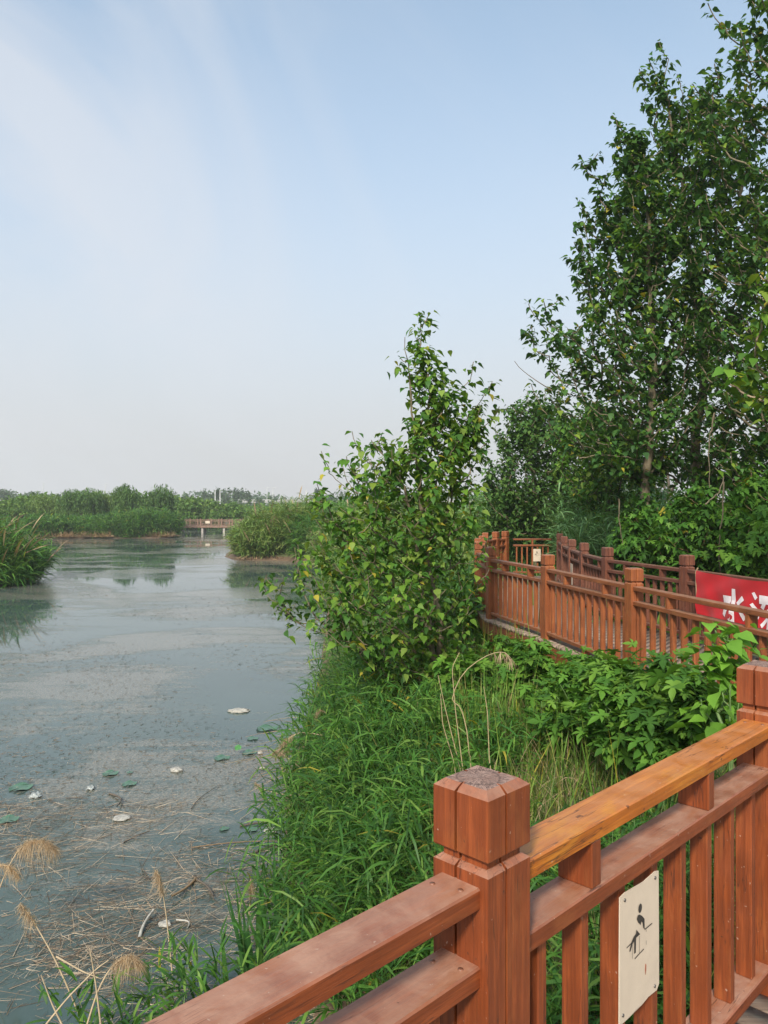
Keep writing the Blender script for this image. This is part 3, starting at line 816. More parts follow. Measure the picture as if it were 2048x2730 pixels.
ZN = CH - 0.6        # cap tops of the near railing
ZF = CH - 0.71       # cap tops of the far railings
dn = 0.7071
P0 = (0.215, 1.716)
near_posts = [(P0[0] + dn * t, P0[1] + dn * t) for t in (-3.6, -1.85, 0, 1.72, 3.4, 5.0)]
near = railing('nearest red brown painted wooden railing with a cracked square post cap in front',
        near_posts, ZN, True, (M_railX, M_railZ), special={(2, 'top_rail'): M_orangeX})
left_posts = [(3.36, 6.1), (2.80, 8.74), (2.33, 11.1), (1.80, 13.07), (1.805, 14.9), (1.98, 16.4), (2.24, 17.8), (2.56, 19.7), (2.92, 20.4), (3.24, 20.85)]
right_posts = [(4.78, 8.85), (4.27, 11.0), (3.71, 12.95), (3.72, 14.5), (3.83, 15.9), (4.02, 17.4), (4.3, 19.1), (4.7, 20.85)]
railing('long brown wooden railing along the waterside edge of the curving walkway', left_posts, ZF, False, (M_farX, M_farZ))
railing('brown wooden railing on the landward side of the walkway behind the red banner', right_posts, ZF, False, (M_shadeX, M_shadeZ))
railing('short wooden railing closing the far end of the walkway', [(3.40, 20.95), (4.56, 20.95)], ZF, False, (M_farX, M_farZ), skip_posts=(0, 1), gap=0.115)

scr = Geo(); tube(scr, [(0, 0, 0), (0, 0, 0.0022), (0, 0, 0.0024)], [0.006, 0.006, 0.0005], 10); scm = scr.mesh('screw'); scm.materials.append(M_paintscrew)
for t_, o_ in [(-0.11, 0.03), (-0.13, -0.03), (1.61, 0.03), (1.60, -0.028), (0.12, 0.025)]:
    for top in (RT, RM_):
        link('screw', scm, None, near, (P0[0] + dn * t_ + dn * o_ - near_posts[0][0], P0[1] + dn * t_ - dn * o_ - near_posts[0][1], 1.2 - top - 0.0005))
def resample(pts, n):
    p = np.array(pts, float); d = np.concatenate([[0], np.cumsum(np.hypot(*np.diff(p, axis=0).T))])
    t = np.linspace(0, d[-1], n); return np.stack([np.interp(t, d, p[:, 0]), np.interp(t, d, p[:, 1])], 1), d[-1]
def walkway(label, lp, rp, z, over, step=0.125, piles=()):
    """plank deck between two edge lines; parts: planks, side beams, piles"""
    Lp, ll = resample(lp, 400); Rp, lr = resample(rp, 400)
    n = int(max(ll, lr) / step)
    Ls, _ = resample(lp, n + 1); Rs, _ = resample(rp, n + 1)
    root = empty('boardwalk', (lp[0][0], lp[0][1], z), label, 'boardwalk'); org = np.array([lp[0][0], lp[0][1], z])
    g = Geo()
    for i in range(n):
        a, b, c, d = Ls[i], Rs[i], Rs[i + 1], Ls[i + 1]
        w1 = (b - a) / np.linalg.norm(b - a); w2 = (c - d) / np.linalg.norm(c - d)
        j = random.uniform(-0.012, 0.012)
        a = a - w1 * (over + j); d = d - w2 * (over + j); b = b + w1 * (over + j); c = c + w2 * (over + j)
        q = 0.035
        A = a + (d - a) * q; D = d - (d - a) * q; B = b + (c - b) * q; Cc = c - (c - b) * q
        dz = random.uniform(-0.002, 0.002)
        top = [(*A, dz), (*B, dz), (*Cc, dz), (*D, dz)]; bot = [(p[0], p[1], -0.035) for p in top]
        V = np.array(top + bot) ; V[:, 2] += z; V = V - org
        g.add(V, [(0, 1, 2, 3), (7, 6, 5, 4), (0, 4, 5, 1), (1, 5, 6, 2), (2, 6, 7, 3), (3, 7, 4, 0)])
    me = g.mesh('deck_planks'); link('deck_planks', me, M_deck, root)
    for line, sgn in ((lp, 1), (rp, -1)):
        for i in range(len(line) - 1):
            a = Vector((*line[i], 0)); b = Vector((*line[i + 1], 0)); u = (b - a).normalized(); nrm = Vector((-u.y, u.x, 0))
            # towards the outside
            o2 = Vector((*(rp[0] if sgn > 0 else lp[0]), 0)) - Vector((*line[0], 0))
            if nrm.dot(o2) > 0: nrm = -nrm
            m = (a + b) / 2 + nrm * (over - 0.06); me = box_mesh('side_beam', (b - a).length + 0.05, 0.06, 0.19, 0.004)
            link('side_beam', me, M_farX, root, Vector((m.x, m.y, z - 0.135)) - Vector(org), (0, 0, math.atan2(u.y, u.x)))
    for (x, y) in piles:
        zg = float(gz(np.array([x]), np.array([y]))[0]) - 0.3
        me = box_mesh('support_pile', 0.16, 0.16, z - 0.045 - zg, 0.006)
        link('support_pile', me, M_farZ, root, Vector((x, y, (z - 0.045 + zg) / 2)) - Vector(org), (0, 0, 0.3))
    return root
ZD = ZF - 1.2
walkway('curving plank walkway with brown side beams between its two railings', left_posts, right_posts[:1] + right_posts[1:], ZD, 0.17,
        piles=[(2.78, 8.9), (1.86, 12.98), (1.9, 15.0), (4.2, 11.1), (3.7, 14.6), (2.6, 19.5), (3.2, 6.6)])
# the platform the viewer stands on
dl = [(P0[0] + dn * t + 0.0, P0[1] + dn * t) for t in (-4.0, 5.2)]
dr = [(x + 1.9 * dn * 1.0, y - 1.9 * dn) for x, y in dl]
walkway('plank platform behind the nearest railing at the lower right', dl, dr, ZN - 1.2, 0.12, piles=[(0.3, 1.6), (1.4, 2.75), (-0.9, 0.6)])

# ------------------------------------------------------------------ signs
def poly_plate(name, pts, th, mat, parent, y=0.0, org=(0, 0, 0)):
    """flat plate from (u,v) outline; u to the right, v down, facing -Y locally"""
    bm = bmesh.new()
    a = [bm.verts.new((u, y, -v)) for u, v in pts]; b = [bm.verts.new((u, y + th, -v)) for u, v in pts]
    bm.faces.new(a); bm.faces.new(b[::-1]); n = len(pts)
    for i in range(n): bm.faces.new((a[i], b[i], b[(i + 1) % n], a[(i + 1) % n]))
    bmesh.ops.triangulate(bm, faces=[f for f in bm.faces if len(f.verts) > 4])
    bmesh.ops.recalc_face_normals(bm, faces=bm.faces)
    me = bpy.data.meshes.new(name); bm.to_mesh(me); bm.free()
    return link(name, me, mat, parent)
def line_poly(x0, y0, x1, y1, w_):
    dx, dy = x1 - x0, y1 - y0; l = math.hypot(dx, dy); nx_, ny_ = -dy / l * w_ / 2, dx / l * w_ / 2
    return [(x0 + nx_, y0 + ny_), (x1 + nx_, y1 + ny_), (x1 - nx_, y1 - ny_), (x0 - nx_, y0 - ny_)]
def picto():
    def c(zx, zy): return ((zx - 275) / 550 * 0.226, (zy - (480 - 350 * (zx - 275) / 550)) / 5050)
    hx, hy = c(548, 645)
    shapes = [[(hx + 0.0105 * math.cos(a), hy + 0.0125 * math.sin(a)) for a in np.linspace(0, 2 * math.pi, 14, endpoint=False)]]
    shapes.append([c(*p) for p in [(500, 790), (515, 740), (540, 730), (575, 755), (610, 800), (612, 945), (592, 925), (582, 850), (565, 830), (556, 880), (520, 840)]])
    shapes.append([c(*p) for p in [(495, 935), (547, 1005), (492, 1045), (487, 1250), (465, 1262), (463, 1090), (444, 1120), (412, 1222), (397, 1216), (425, 1100), (455, 1030), (488, 990)]])
    for a in [(612, 950, 722, 880), (362, 1162, 432, 1104), (472, 1332, 602, 1220)]:
        shapes.append(line_poly(*c(a[0], a[1]), *c(a[2], a[3]), 0.0032))
    for a in [(440, 1130, 440, 1328), (538, 1032, 538, 1262), (634, 950, 634, 985), (634, 1110, 634, 1170)]:
        shapes.append(line_poly(*c(a[0], a[1]), *c(a[2], a[3]), 0.0016))
    return shapes, c
PIC, cfun = picto()
def sign(name, label, loc, rz, w_=0.226, h=0.34, detail=True):
    root = empty(name, loc, label, 'sign', rz=rz)
    out = [(0.002, 0.0), (0.03, -0.004), (w_ * 0.6, 0.003), (w_ - 0.02, -0.003), (w_, 0.002), (w_ + 0.002, h * 0.5), (w_ + 0.003, h * 0.96), (w_ - 0.012, h * 0.995),
           (w_ * 0.72, h * 0.985), (w_ * 0.55, h * 1.0), (w_ * 0.4, h * 0.992), (w_ * 0.2, h * 1.004), (0.012, h * 1.0), (-0.001, h * 0.99), (0.0, h * 0.5)]
    poly_plate('plate', out, 0.003, M_white, root)
    bm = bmesh.new()
    for sh in PIC:
        vs = [bm.verts.new((u * w_ / 0.226, -0.0015, -v * h / 0.34)) for u, v in sh]; bm.faces.new(vs)
    bmesh.ops.triangulate(bm, faces=bm.faces[:]); me = bpy.data.meshes.new('pictogram'); bm.to_mesh(me); bm.free()
    link('pictogram', me, M_black, root)
    if detail:
        a = cfun(628, 1435); b = cfun(625, 1590)
        poly_plate('rust_stain', [(a[0] - .001, a[1]), (a[0] + .003, a[1] + .004), (b[0] + .003, b[1] - .01), (b[0], b[1]), (a[0] - .003, a[1] + .015)], 0.001, M_rust, root, -0.0018)
        for u, v in ((0.026, 0.014), (w_ - 0.024, 0.014), (0.016, h - 0.022), (w_ - 0.026, h - 0.02)):
            g = Geo(); tube(g, [(u, -0.0002, -v), (u, -0.003, -v), (u, -0.0034, -v)], [0.0045, 0.0045, 0.0001], 10); link('screw', g.mesh('screw'), M_screw, root)
    return root
sx0, sy0 = P0[0] + dn * 0.541 + 0.0315 * dn * 1.25, P0[1] + dn * 0.541 - 0.0315 * dn * 1.25
sign('warning_sign', 'weathered cream metal sign with a black falling figure screwed to the nearest railing', (sx0, sy0, CH - 1.045), R(45))
sign('warning_sign', 'small white sign hanging on the short railing at the far end of the walkway', (3.99, 20.86, ZF - 0.48), R(0), 0.20, 0.33, False)
q = Vector((3.72 - 0.045, 14.25, 0))
sign('warning_sign', 'white sign seen edge on fixed to the landward railing halfway along the walkway', (3.655, 15.3, ZF - 0.44), R(-95), 0.26, 0.42, False)

# banner
BX, BY = 4.27 + 0.06, 10.62
bd = Vector((right_posts[0][0] - right_posts[1][0], right_posts[0][1] - right_posts[1][1], 0)).normalized()
ban = empty('banner', (BX + bd.y * 0.07, BY - bd.x * 0.07, ZF - 0.185), 'red cloth banner with white lettering tied along the landward railing', 'banner', rz=math.atan2(bd.y, bd.x))
BL = 2.9
def bz(u, v):   # how far the cloth stands off the rail
    return -0.02 - 0.022 * math.sin(u * 7 + v * 5) * (0.3 + v) - 0.014 * math.sin(u * 17 - v * 9) * v * 1.3 - 0.01 * math.sin((u * 1.2 + v * 3.0) * 6)
bm = bmesh.new(); nu, nv = 110, 26; grid = []
for i in range(nu + 1):
    row = []
    for j in range(nv + 1):
        u = BL * i / nu; v = j / nv
        vv = 0.62 * v + 0.035 * math.sin(math.pi * min(1, u / BL * 1.6)) + 0.06 * v * (1 - u / BL)
        row.append(bm.verts.new((u + 0.02 * v * (1 if i == 0 else 0), bz(u, vv), -vv)))
    grid.append(row)
for i in range(nu):
    for j in range(nv): bm.faces.new((grid[i][j], grid[i + 1][j], grid[i + 1][j + 1], grid[i][j + 1]))
for f in bm.faces: f.smooth = True
me = bpy.data.meshes.new('cloth'); bm.to_mesh(me); bm.free(); link('cloth', me, M_red, ban)
SHUI = [[(.42, 0), (.58, 0), (.58, .96), (.50, 1.0), (.34, 1.0), (.30, .88), (.42, .86)],
        [(0, .23), (.37, .23), (.37, .37), (.13, .86), (0, .78), (.19, .37), (0, .37)],
        [(.88, .16), (1.0, .27), (.72, .46), (.62, .38)], [(.66, .44), (.76, .38), (1.02, .78), (.88, .88)]]
SHEN = [[(.03, .04), (.13, 0), (.27, .14), (.18, .22)], [(0, .36), (.10, .30), (.24, .44), (.15, .52)], [(.16, .60), (.27, .66), (.13, .98), (0, .92)],
        [(.34, .06), (1.0, .06), (1.0, .28), (.88, .28), (.88, .17), (.46, .17), (.46, .30), (.34, .30)],
        [(.52, .22), (.62, .26), (.46, .46), (.36, .40)], [(.72, .24), (.80, .20), (.98, .38), (.88, .46)],
        [(.32, .52), (1.02, .52), (1.02, .63), (.32, .63)], [(.61, .42), (.73, .42), (.73, 1.0), (.61, 1.0)],
        [(.56, .64), (.62, .72), (.42, .96), (.32, .88)], [(.74, .66), (.80, .62), (1.02, .86), (.93, .96)]]
def letter(strokes, u0, v0, s, sv):
    bm = bmesh.new()
    for st in strokes:
        cu = [(u0 + a * s, v0 + b * sv) for a, b in st]
        vs = [bm.verts.new((u, 0, -v)) for u, v in cu]; bm.faces.new(vs)
    bmesh.ops.triangulate(bm, faces=bm.faces[:])
    bmesh.ops.subdivide_edges(bm, edges=bm.edges[:], cuts=2, use_grid_fill=True)
    for v in bm.verts: v.co.y = bz(v.co.x, -v.co.z) + 0.0
    bmesh.ops.recalc_face_normals(bm, faces=bm.faces)
    me = bpy.data.meshes.new('lettering'); bm.to_mesh(me); bm.free(); o = link('lettering', me, M_cloth_w, ban)
    o.location = (0, -0.006, 0)
letter(SHUI, 0.56, 0.17, 0.42, 0.44); letter(SHEN, 1.08, 0.17, 0.44, 0.44)
bt = Geo(); tube(bt, [(-0.02, 0.02, 0.03), (-0.01, -0.02, -0.02), (0.01, -0.02, -0.6)], [0.012, 0.01, 0.008], 6); link('batten', bt.mesh('batten'), M_dry, ban)

# ------------------------------------------------------------------ trees
def gzs(x, y): return float(gz(np.array([x]), np.array([y]))[0])
def base_at(px, d):
    x = (px - 1024) / F * d; return (x, d, gzs(x, d))

SMALL = [(1118, 905), (1140, 925), (1165, 975), (1200, 1030), (1250, 1075), (1275, 1120), (1285, 1165), (1275, 1250), (1285, 1330), (1272, 1420), (1280, 1520), (1285, 1620), (1270, 1720),
         (1180, 1800), (1040, 1830), (960, 1770), (870, 1700), (800, 1665), (735, 1625), (738, 1560), (830, 1500), (870, 1440), (860, 1370), (872, 1310), (930, 1270), (985, 1245), (1045, 1190),
         (1085, 1150), (1110, 1100), (1100, 1030), (1092, 980), (1105, 930)]
tree('mulberry_tree', 'small bushy multi stemmed tree with broad leaves leaning over the pond beside the walkway', 'tree', base_at(1165, 10.6), SMALL, 10.6, 500, M_mul, OV, 0.12, 10, 0.8, 0.05, bark=M_bark2, droop=0.35, shell=0.45, shoots=170, slen=0.36,
     stems=3, leader=[[(1185, 1700, 10.6), (1150, 1400, 10.6), (1125, 1100, 10.6), (1118, 900, 10.6)],
                      [(1150, 1750, 10.5), (1120, 1550, 10.5), (1075, 1300, 10.4)], [(1170, 1800, 10.7), (1050, 1700, 10.5), (930, 1600, 10.4)]],
     extra_tips=[(1120, 872, 10.6), (1108, 900, 10.6), (1125, 890, 10.6), (1068, 955, 10.6), (1290, 1055, 10.6), (1075, 975, 10.5), (965, 1218, 10.5), (895, 1278, 10.4), (745, 1590, 10.3), (860, 1385, 10.4), (1255, 1010, 10.7), (800, 1540, 10.3), (1310, 1120, 10.8)],
     mat2=M_bigy, frac2=0.25)

T1 = [(1665, 350), (1700, 340), (1760, 470), (1850, 600), (1900, 900), (1880, 1180), (1740, 1290), (1600, 1250), (1480, 1180), (1400, 1170), (1440, 1110), (1470, 1040), (1425, 950), (1412, 850),
      (1455, 850), (1520, 900), (1560, 830), (1530, 700), (1545, 680), (1590, 720), (1600, 560), (1590, 475), (1625, 480)]
tree('tall_tree', 'tall leafy tree with a pale slim trunk standing left of the others behind the walkway', 'tree', base_at(1732, 15.5), T1, 15.5, 560, M_big, OV, 0.15, 13, 0.7, 0.09, bark=M_bark2, shoots=120, slen=0.6,
     leader=[[(1730, 1200, 15.5), (1722, 1000, 15.5), (1700, 700, 15.5), (1680, 420, 15.5)]],
     extra_tips=[(1668, 352, 15.5), (1645, 365, 15.5), (1600, 480, 15.5), (1592, 500, 15.5), (1545, 690, 15.5), (1532, 740, 15.5), (1435, 850, 15.5), (1418, 870, 15.5), (1425, 930, 15.5), (1555, 600, 15.5), (1620, 600, 15.5), (1605, 540, 15.5)],
     group='tall trees behind the walkway', mat2=M_bigy, frac2=0.2)
T2 = [(1775, 215), (1800, 220), (1830, 300), (1900, 250), (1980, 300), (2080, 500), (2140, 800), (2120, 1200), (1980, 1300), (1780, 1280), (1640, 1180), (1620, 1000), (1640, 800), (1660, 650),
      (1660, 500), (1700, 380), (1745, 330), (1745, 200)]
tree('tall_tree', 'dense dark leafy tree with two thin top shoots, middle one of the tall trees', 'tree', base_at(1868, 16.5), T2, 16.5, 720, M_big, OV, 0.155, 13, 0.65, 0.11, bark=M_bark2, shoots=140, slen=0.6,
     leader=[[(1865, 1200, 16.5), (1870, 900, 16.5), (1840, 500, 16.5), (1800, 250, 16.5)]],
     extra_tips=[(1783, 158, 16.5), (1770, 200, 16.5), (1750, 260, 16.5), (1752, 300, 16.5), (1850, 245, 16.5), (1835, 290, 16.5), (1735, 350, 16.5), (1800, 330, 16.5)],
     group='tall trees behind the walkway', mat2=M_bigy, frac2=0.22)
T3 = [(2010, 5), (2080, -150), (2250, -250), (2420, 50), (2500, 500), (2480, 1000), (2300, 1320), (2050, 1330), (1900, 1250), (1860, 1000), (1850, 700), (1880, 450), (1870, 300), (1890, 180), (1930, 200), (1960, 110), (1985, 50)]
tree('tall_tree', 'tallest leafy tree rising out of the picture at the upper right', 'tree', base_at(2090, 14.0), T3, 14.0, 780, M_big, OV, 0.15, 13, 0.6, 0.12, bark=M_bark2, shoots=140, slen=0.55,
     leader=[[(2080, 1200, 14.0), (2090, 900, 14.0), (2100, 500, 14.0), (2080, 0, 14.0)]],
     extra_tips=[(2012, 15, 14), (2000, 60, 14), (1935, 80, 14), (1905, 170, 14), (1890, 200, 14), (1975, 120, 14), (1940, 150, 14), (1870, 230, 14)],
     group='tall trees behind the walkway', mat2=M_bigy, frac2=0.22)
T4 = [(2060, 650), (2200, 700), (2300, 900), (2300, 1150), (2150, 1180), (2000, 1100), (1930, 1000), (1960, 880), (2020, 760)]
tree('young_tree', 'yellow green broad leaved branches hanging in at the right edge of the picture', 'tree', base_at(2180, 9.5), T4, 9.5, 90, M_bigy, OV, 0.17, 10, 0.6, 0.05)
T5 = [(1345, 1085), (1400, 1070), (1480, 1080), (1560, 1150), (1590, 1260), (1570, 1380), (1500, 1430), (1340, 1430), (1290, 1340), (1305, 1230), (1330, 1160)]
tree('small_tree', 'round small leaved tree behind the far end of the walkway', 'tree', base_at(1430, 25.5), T5, 25.5, 400, M_t5, OV, 0.16, 24, 0.8, 0.10, shoots=60, slen=0.6, bark=M_bark2, spread=0.28,
     leader=[[(1425, 1380, 25.5), (1435, 1300, 25.5), (1400, 1180, 25.5)]])
T6 = [(1470, 1150), (1560, 1080), (1700, 1100), (1780, 1250), (1740, 1390), (1620, 1400), (1500, 1300)]
tree('small_tree', 'loose pale green tree in the gap between the tall trees and the reeds', 'tree', base_at(1620, 21), T6, 21, 260, M_mul, OV, 0.17, 16, 0.8, 0.07, bark=M_bark2, spread=0.22)

# dead twig poking out over the walkway
g = Geo(); pts = [W(1372 + 100 * t, 963 + 78 * t ** 0.75, 15.3) for t in np.linspace(0, 1, 10)]
tube(g, np.array(pts), np.linspace(0.006, 0.012, 10), 5)
tag(link('bare_twig', g.mesh('bare_twig'), M_barkd), 'thin bare curved twig sticking out left of the tall trees', 'twig')

for pts_, d_, lab_ in [([(1930, 1285), (1925, 1380), (1918, 1460), (1920, 1540)], 12.9, 'pale bare stem hanging down in front of the shrubs'), ([(1650, 1330), (1652, 1400), (1660, 1450)], 14.2, 'short pale stem at the left end of the shrubs'),
                       ([(1880, 1345), (1920, 1310), (1930, 1270)], 12.9, 'short forked pale stem crossing the hanging one'), ([(1945, 1085), (1990, 1110), (2060, 1165)], 11.5, 'bare brown branch crossing the leaves at the right edge'),
                       ([(1545, 1222), (1600, 1212), (1715, 1225)], 14.8, 'bare horizontal branch left of the pale trunk'), ([(1905, 1100), (1890, 1180), (1892, 1300)], 13.0, 'slender upright pale stem among the tall trees')]:
    P = np.array([W(px, py, d_ + 0.1 * k_) for k_, (px, py) in enumerate(pts_)]); t = np.linspace(0, len(P) - 1, 12); Q = np.stack([np.interp(t, np.arange(len(P)), P[:, k]) for k in range(3)], 1); Q[1:-1] = (Q[:-2] + Q[1:-1] * 2 + Q[2:]) / 4 + rng.normal(0, 0.008, (10, 3))
    g = Geo(); tube(g, Q - Q[0], np.linspace(0.015, 0.007, 12), 5); tag(link('bare_branch', g.mesh('bare_branch', smooth=True), M_bark2, None, tuple(Q[0])), lab_, 'branch')
# shrubs behind the landward railing
hedge = [((1640, 1330, 1790, 1560), 15.3, 'low leafy shrub behind the landward railing left of the others', 1700),
         ((1750, 1290, 1960, 1560), 14.3, 'broad leafy shrub behind the landward railing above the second tall post', 1850),
         ((1900, 1250, 2120, 1570), 13.6, 'leafy shrub rising behind the left end of the red banner', 2000),
         ((1960, 1370, 2140, 1600), 12.2, 'bright lobed leaf shrub just above the red banner at the right edge', 2050),
         ((2080, 1280, 2330, 1600), 13.4, 'leafy shrub behind the banner cut by the right edge', 2200)]
for (x0, y0, x1, y1), d, lab, bx in hedge:
    poly = [(x0 + (x1 - x0) * a, y0 + (y1 - y0) * b) for a, b in ((0.2, 0.12), (0.45, 0), (0.75, 0.06), (0.95, 0.3), (1, 0.65), (0.9, 1), (0.1, 1), (0, 0.6), (0.03, 0.3))]
    tree('shrub', lab, 'shrub', base_at(bx, d), poly, d, 170, M_hedge if 'bright' not in lab else M_shrub, LO, 0.17, 11, 0.7, 0.03, bark=M_stem, group='shrubs behind the landward railing', spread=0.18, droop=0.55)

# saplings in front of the walkway
sap = [((1330, 1705, 1480, 1830), 9.6, 'lobed leaf sapling growing against the walkway beam left of the others', 50, M_shrub, 0.14),
       ((1440, 1760, 1650, 2000), 7.9, 'large lobed leaf sapling in the middle between walkway and nearest railing', 80, M_shrub, 0.14),
       ((1560, 1800, 1760, 2010), 7.0, 'dense lobed leaf sapling below the tall corner post of the walkway', 65, M_shrub, 0.14),
       ((1700, 1715, 1850, 1960), 6.3, 'lobed leaf sapling reaching up against the walkway balusters', 42, M_shrub, 0.13),
       ((1860, 1650, 2000, 1950), 4.7, 'bright yellow green sapling just behind the nearest right post', 22, M_bright, 0.125),
       ((1140, 1735, 1330, 1900), 10.0, 'low leafy sapling at the foot of the small tree', 70, M_shrub, 0.14),
       ((1290, 1700, 1420, 1800), 10.8, 'small leafy sapling just under the corner of the walkway', 40, M_shrub, 0.13),
       ((1380, 1830, 1540, 1960), 8.6, 'small sapling standing left of the large lobed leaf sapling', 40, M_shrub, 0.14)]
sap += [((1480, 1740, 1620, 1860), 8.8, 'leafy sapling covering the walkway beam left of its tall corner post', 45, M_shrub, 0.14),
        ((1590, 1745, 1740, 1880), 7.3, 'lobed leaf sapling rising right beside the tall corner post of the walkway', 50, M_shrub, 0.14),
        ((1680, 1850, 1880, 2010), 6.0, 'low spreading sapling behind the nearest orange top rail', 60, M_shrub, 0.14),
        ((1790, 1770, 1950, 1930), 5.6, 'leafy sapling between the walkway and the bright yellow green one', 40, M_shrub, 0.13)]
for (x0, y0, x1, y1), d, lab, nt_, mt, ls in sap:
    poly = [(x0 + (x1 - x0) * a, y0 + (y1 - y0) * b) for a, b in ((0.3, 0.05), (0.5, 0), (0.8, 0.12), (1, 0.35), (0.95, 0.75), (0.7, 1), (0.3, 1), (0.03, 0.7), (0.0, 0.35))]
    tree('sapling', lab, 'sapling', base_at((x0 + x1) / 2, d), poly, d, nt_, mt, LO if mt is M_shrub else OV, ls, 7, 0.8, 0.012, bark=M_gstem, group='saplings between walkway and railing', spread=0.13, droop=0.2, stems=2, stemlean=0.2)

# ------------------------------------------------------------------ near reeds and grass
specs = [('dense green reed clump in front of the nearest post', 0.35, 6.3, 0.8, 0.9, 380, 1.05),
         ('leafy green reeds hanging over the water beside the debris', -0.3, 7.9, 0.65, 1.2, 420, 1.15),
         ('arching green reed clump in the middle of the bank edge', -0.25, 10.0, 0.8, 1.3, 460, 1.15),
         ('green reeds on the slope behind the nearest post cap', 0.65, 8.6, 0.9, 1.1, 420, 1.0),
         ('reed clump at the water edge below the small tree', -0.25, 12.6, 0.7, 1.3, 360, 1.1)]
for lab, x, y, rx, ry, n, h in specs:
    reeds('reed_clump', lab, x, y, rx, ry, n, h, M_reed, 0.36, 0.021, 10, lean=(-0.32, -0.1), cat='reeds', group='green reed clumps along the near bank', fill=0.5, stemw=0.007)
specs2 = [('dark green reeds under the lower branches of the small tree', -0.4, 15.0, 0.8, 2.0, 260, 1.5, M_reed),
          ('green grass clump under the nearest railing', 1.25, 4.9, 0.9, 0.8, 330, 0.9, M_reed),
          ('green grass clump behind the balusters at the lower right', 2.2, 5.2, 0.8, 0.7, 240, 0.8, M_reed)]
for lab, x, y, rx, ry, n, h, mt in specs2:
    reeds('reed_clump', lab, x, y, rx, ry, n, h, mt, 0.36, 0.022, 8, fill=0.5)
# yellow green tall grass between the reeds and the saplings
for lab, px, d, n, h, mt in [('light green grass tuft right of the dry stalks', 1280, 8.9, 260, 1.1, M_grass), ('yellow green grass tuft under the sapling leaves', 1400, 8.4, 240, 0.9, M_grass),
                         ('light green grass tuft behind the dry stalks', 1180, 9.6, 240, 0.9, M_grass)]:
    x = (px - 1024) / F * d
    a = rng.uniform(0, 6.28, n); r = np.sqrt(rng.uniform(0, 1, n)) * 0.55
    xs, ys = x + r * np.cos(a), d + r * np.sin(a); root = empty('grass_tuft', (x, d, gzs(x, d)), lab, 'grass', 'tall grass tufts on the bank')
    g = Geo(); blades(g, np.stack([xs - x, ys - d, gz(xs, ys) - gzs(x, d)], 1), a, rng.normal(1.35, 0.13, n), h * rng.uniform(0.5, 1.1, n), 0.014, rng.uniform(0.02, 0.3, n), 6, 0, 0.4, 'g')
    link('blades', g.mesh('blades'), mt, root)
# ground cover on the bank
def cover(name, label, n, xr, yr, h, wdt, mat, dmin=0.1, droop=0.35, S=4, dmax=99, elev=1.2):
    x = rng.uniform(*xr, n); y = rng.uniform(*yr, n); d = sdist(x, y); ok = (d > dmin) & (d < dmax); x, y = x[ok], y[ok]
    # thin it into tufts
    q = np.sin(x * 5.3 + 1.7 * np.sin(y * 3.1)) + np.sin(y * 4.7 + 1.3 * np.sin(x * 2.9)); ok = q > rng.uniform(-2.2, 1.2, len(x)); x, y = x[ok], y[ok]
    m = len(x); g = Geo(); blades(g, np.stack([x, y, gz(x, y)], 1), rng.uniform(0, 6.28, m), rng.normal(elev, 0.2, m), h * rng.uniform(0.4, 1.2, m), wdt, rng.uniform(0.1, droop * 2, m), S, 0, 0.2, 'g')
    return tag(link(name, g.mesh(name), mat), label, 'grass', kind='stuff')
cover('grass', 'mixed green grass covering the near bank', 26000, (-2.2, 5), (2.5, 16), 0.55, 0.012, M_grass)
cover('dry_grass', 'thin drying grass on the dark slope below the saplings', 9000, (0.8, 4.2), (4.5, 11), 0.8, 0.007, M_drygreen, 0.8, 0.5)
cover('grass', 'rough grass and weeds on the bank behind the walkway', 24000, (1, 14), (12, 45), 0.9, 0.03, M_reed, 0.5)

cover('dead_grass', 'dead tan stems tangled among the green reeds on the near bank', 3800, (-1.6, 2.6), (5, 14), 0.9, 0.008, M_dry, 0.15, 0.4, 5, 2.6, 1.0)
cover('weeds', 'long yellow green grass mixed into the near reeds', 5200, (-1.4, 3), (5.5, 14), 1.1, 0.014, M_grass, 0.3, 0.35, 6, 3.5, 1.25)
# tall pale stalks leaning on the bank
M_stalk = plain('pale_stalk', (0.36, 0.28, 0.15), 0.7, 20, 0.2)
stalks = [[(1230, 2060), (1190, 1900), (1168, 1800)], [(1238, 2080), (1215, 1900), (1205, 1780), (1225, 1740)], [(1245, 1950), (1230, 1880), (1200, 1870), (1232, 1790), (1300, 1745), (1345, 1735), (1362, 1755)],
          [(1305, 2030), (1300, 1900), (1290, 1830)], [(1210, 2030), (1180, 1930), (1175, 1850)]]
for i, (st, lab) in enumerate(zip(stalks, ['pale dry stalk leaning left above the nearest post', 'pale dry stalk with a bent tip above the nearest post', 'long dry reed arching right with a drooping plume below the walkway',
                                          'thin dry stalk right of the nearest post', 'thin bent dry stalk left of the arching reed'])):
    d = 7.0; P = np.array([W(px, py, d) for px, py in st]); t = np.linspace(0, len(P) - 1, 16)
    Q = np.stack([np.interp(t, np.arange(len(P)), P[:, k]) for k in range(3)], 1); Q[1:-1] = (Q[:-2] + Q[1:-1] * 2 + Q[2:]) / 4
    z0 = Q[0].copy(); b0 = np.array([z0[0] + 0.1, z0[1], gzs(z0[0] + 0.1, z0[1])]); Q = np.concatenate([[b0], Q])
    root = empty('dry_stalk', tuple(b0), lab, 'dry reed', 'pale dry stalks on the bank'); g = Geo(); tube(g, Q - b0, np.linspace(0.006, 0.003, len(Q)), 5); link('stem', g.mesh('stem'), M_stalk, root)
    if i == 2:
        g = Geo(); k = 60; e = Q[rng.integers(-5, 0, k)] - b0; blades(g, e, rng.uniform(0, 6.28, k), -0.6, 0.09, 0.006, 0.6, 2); link('plume', g.mesh('plume'), M_dry, root)

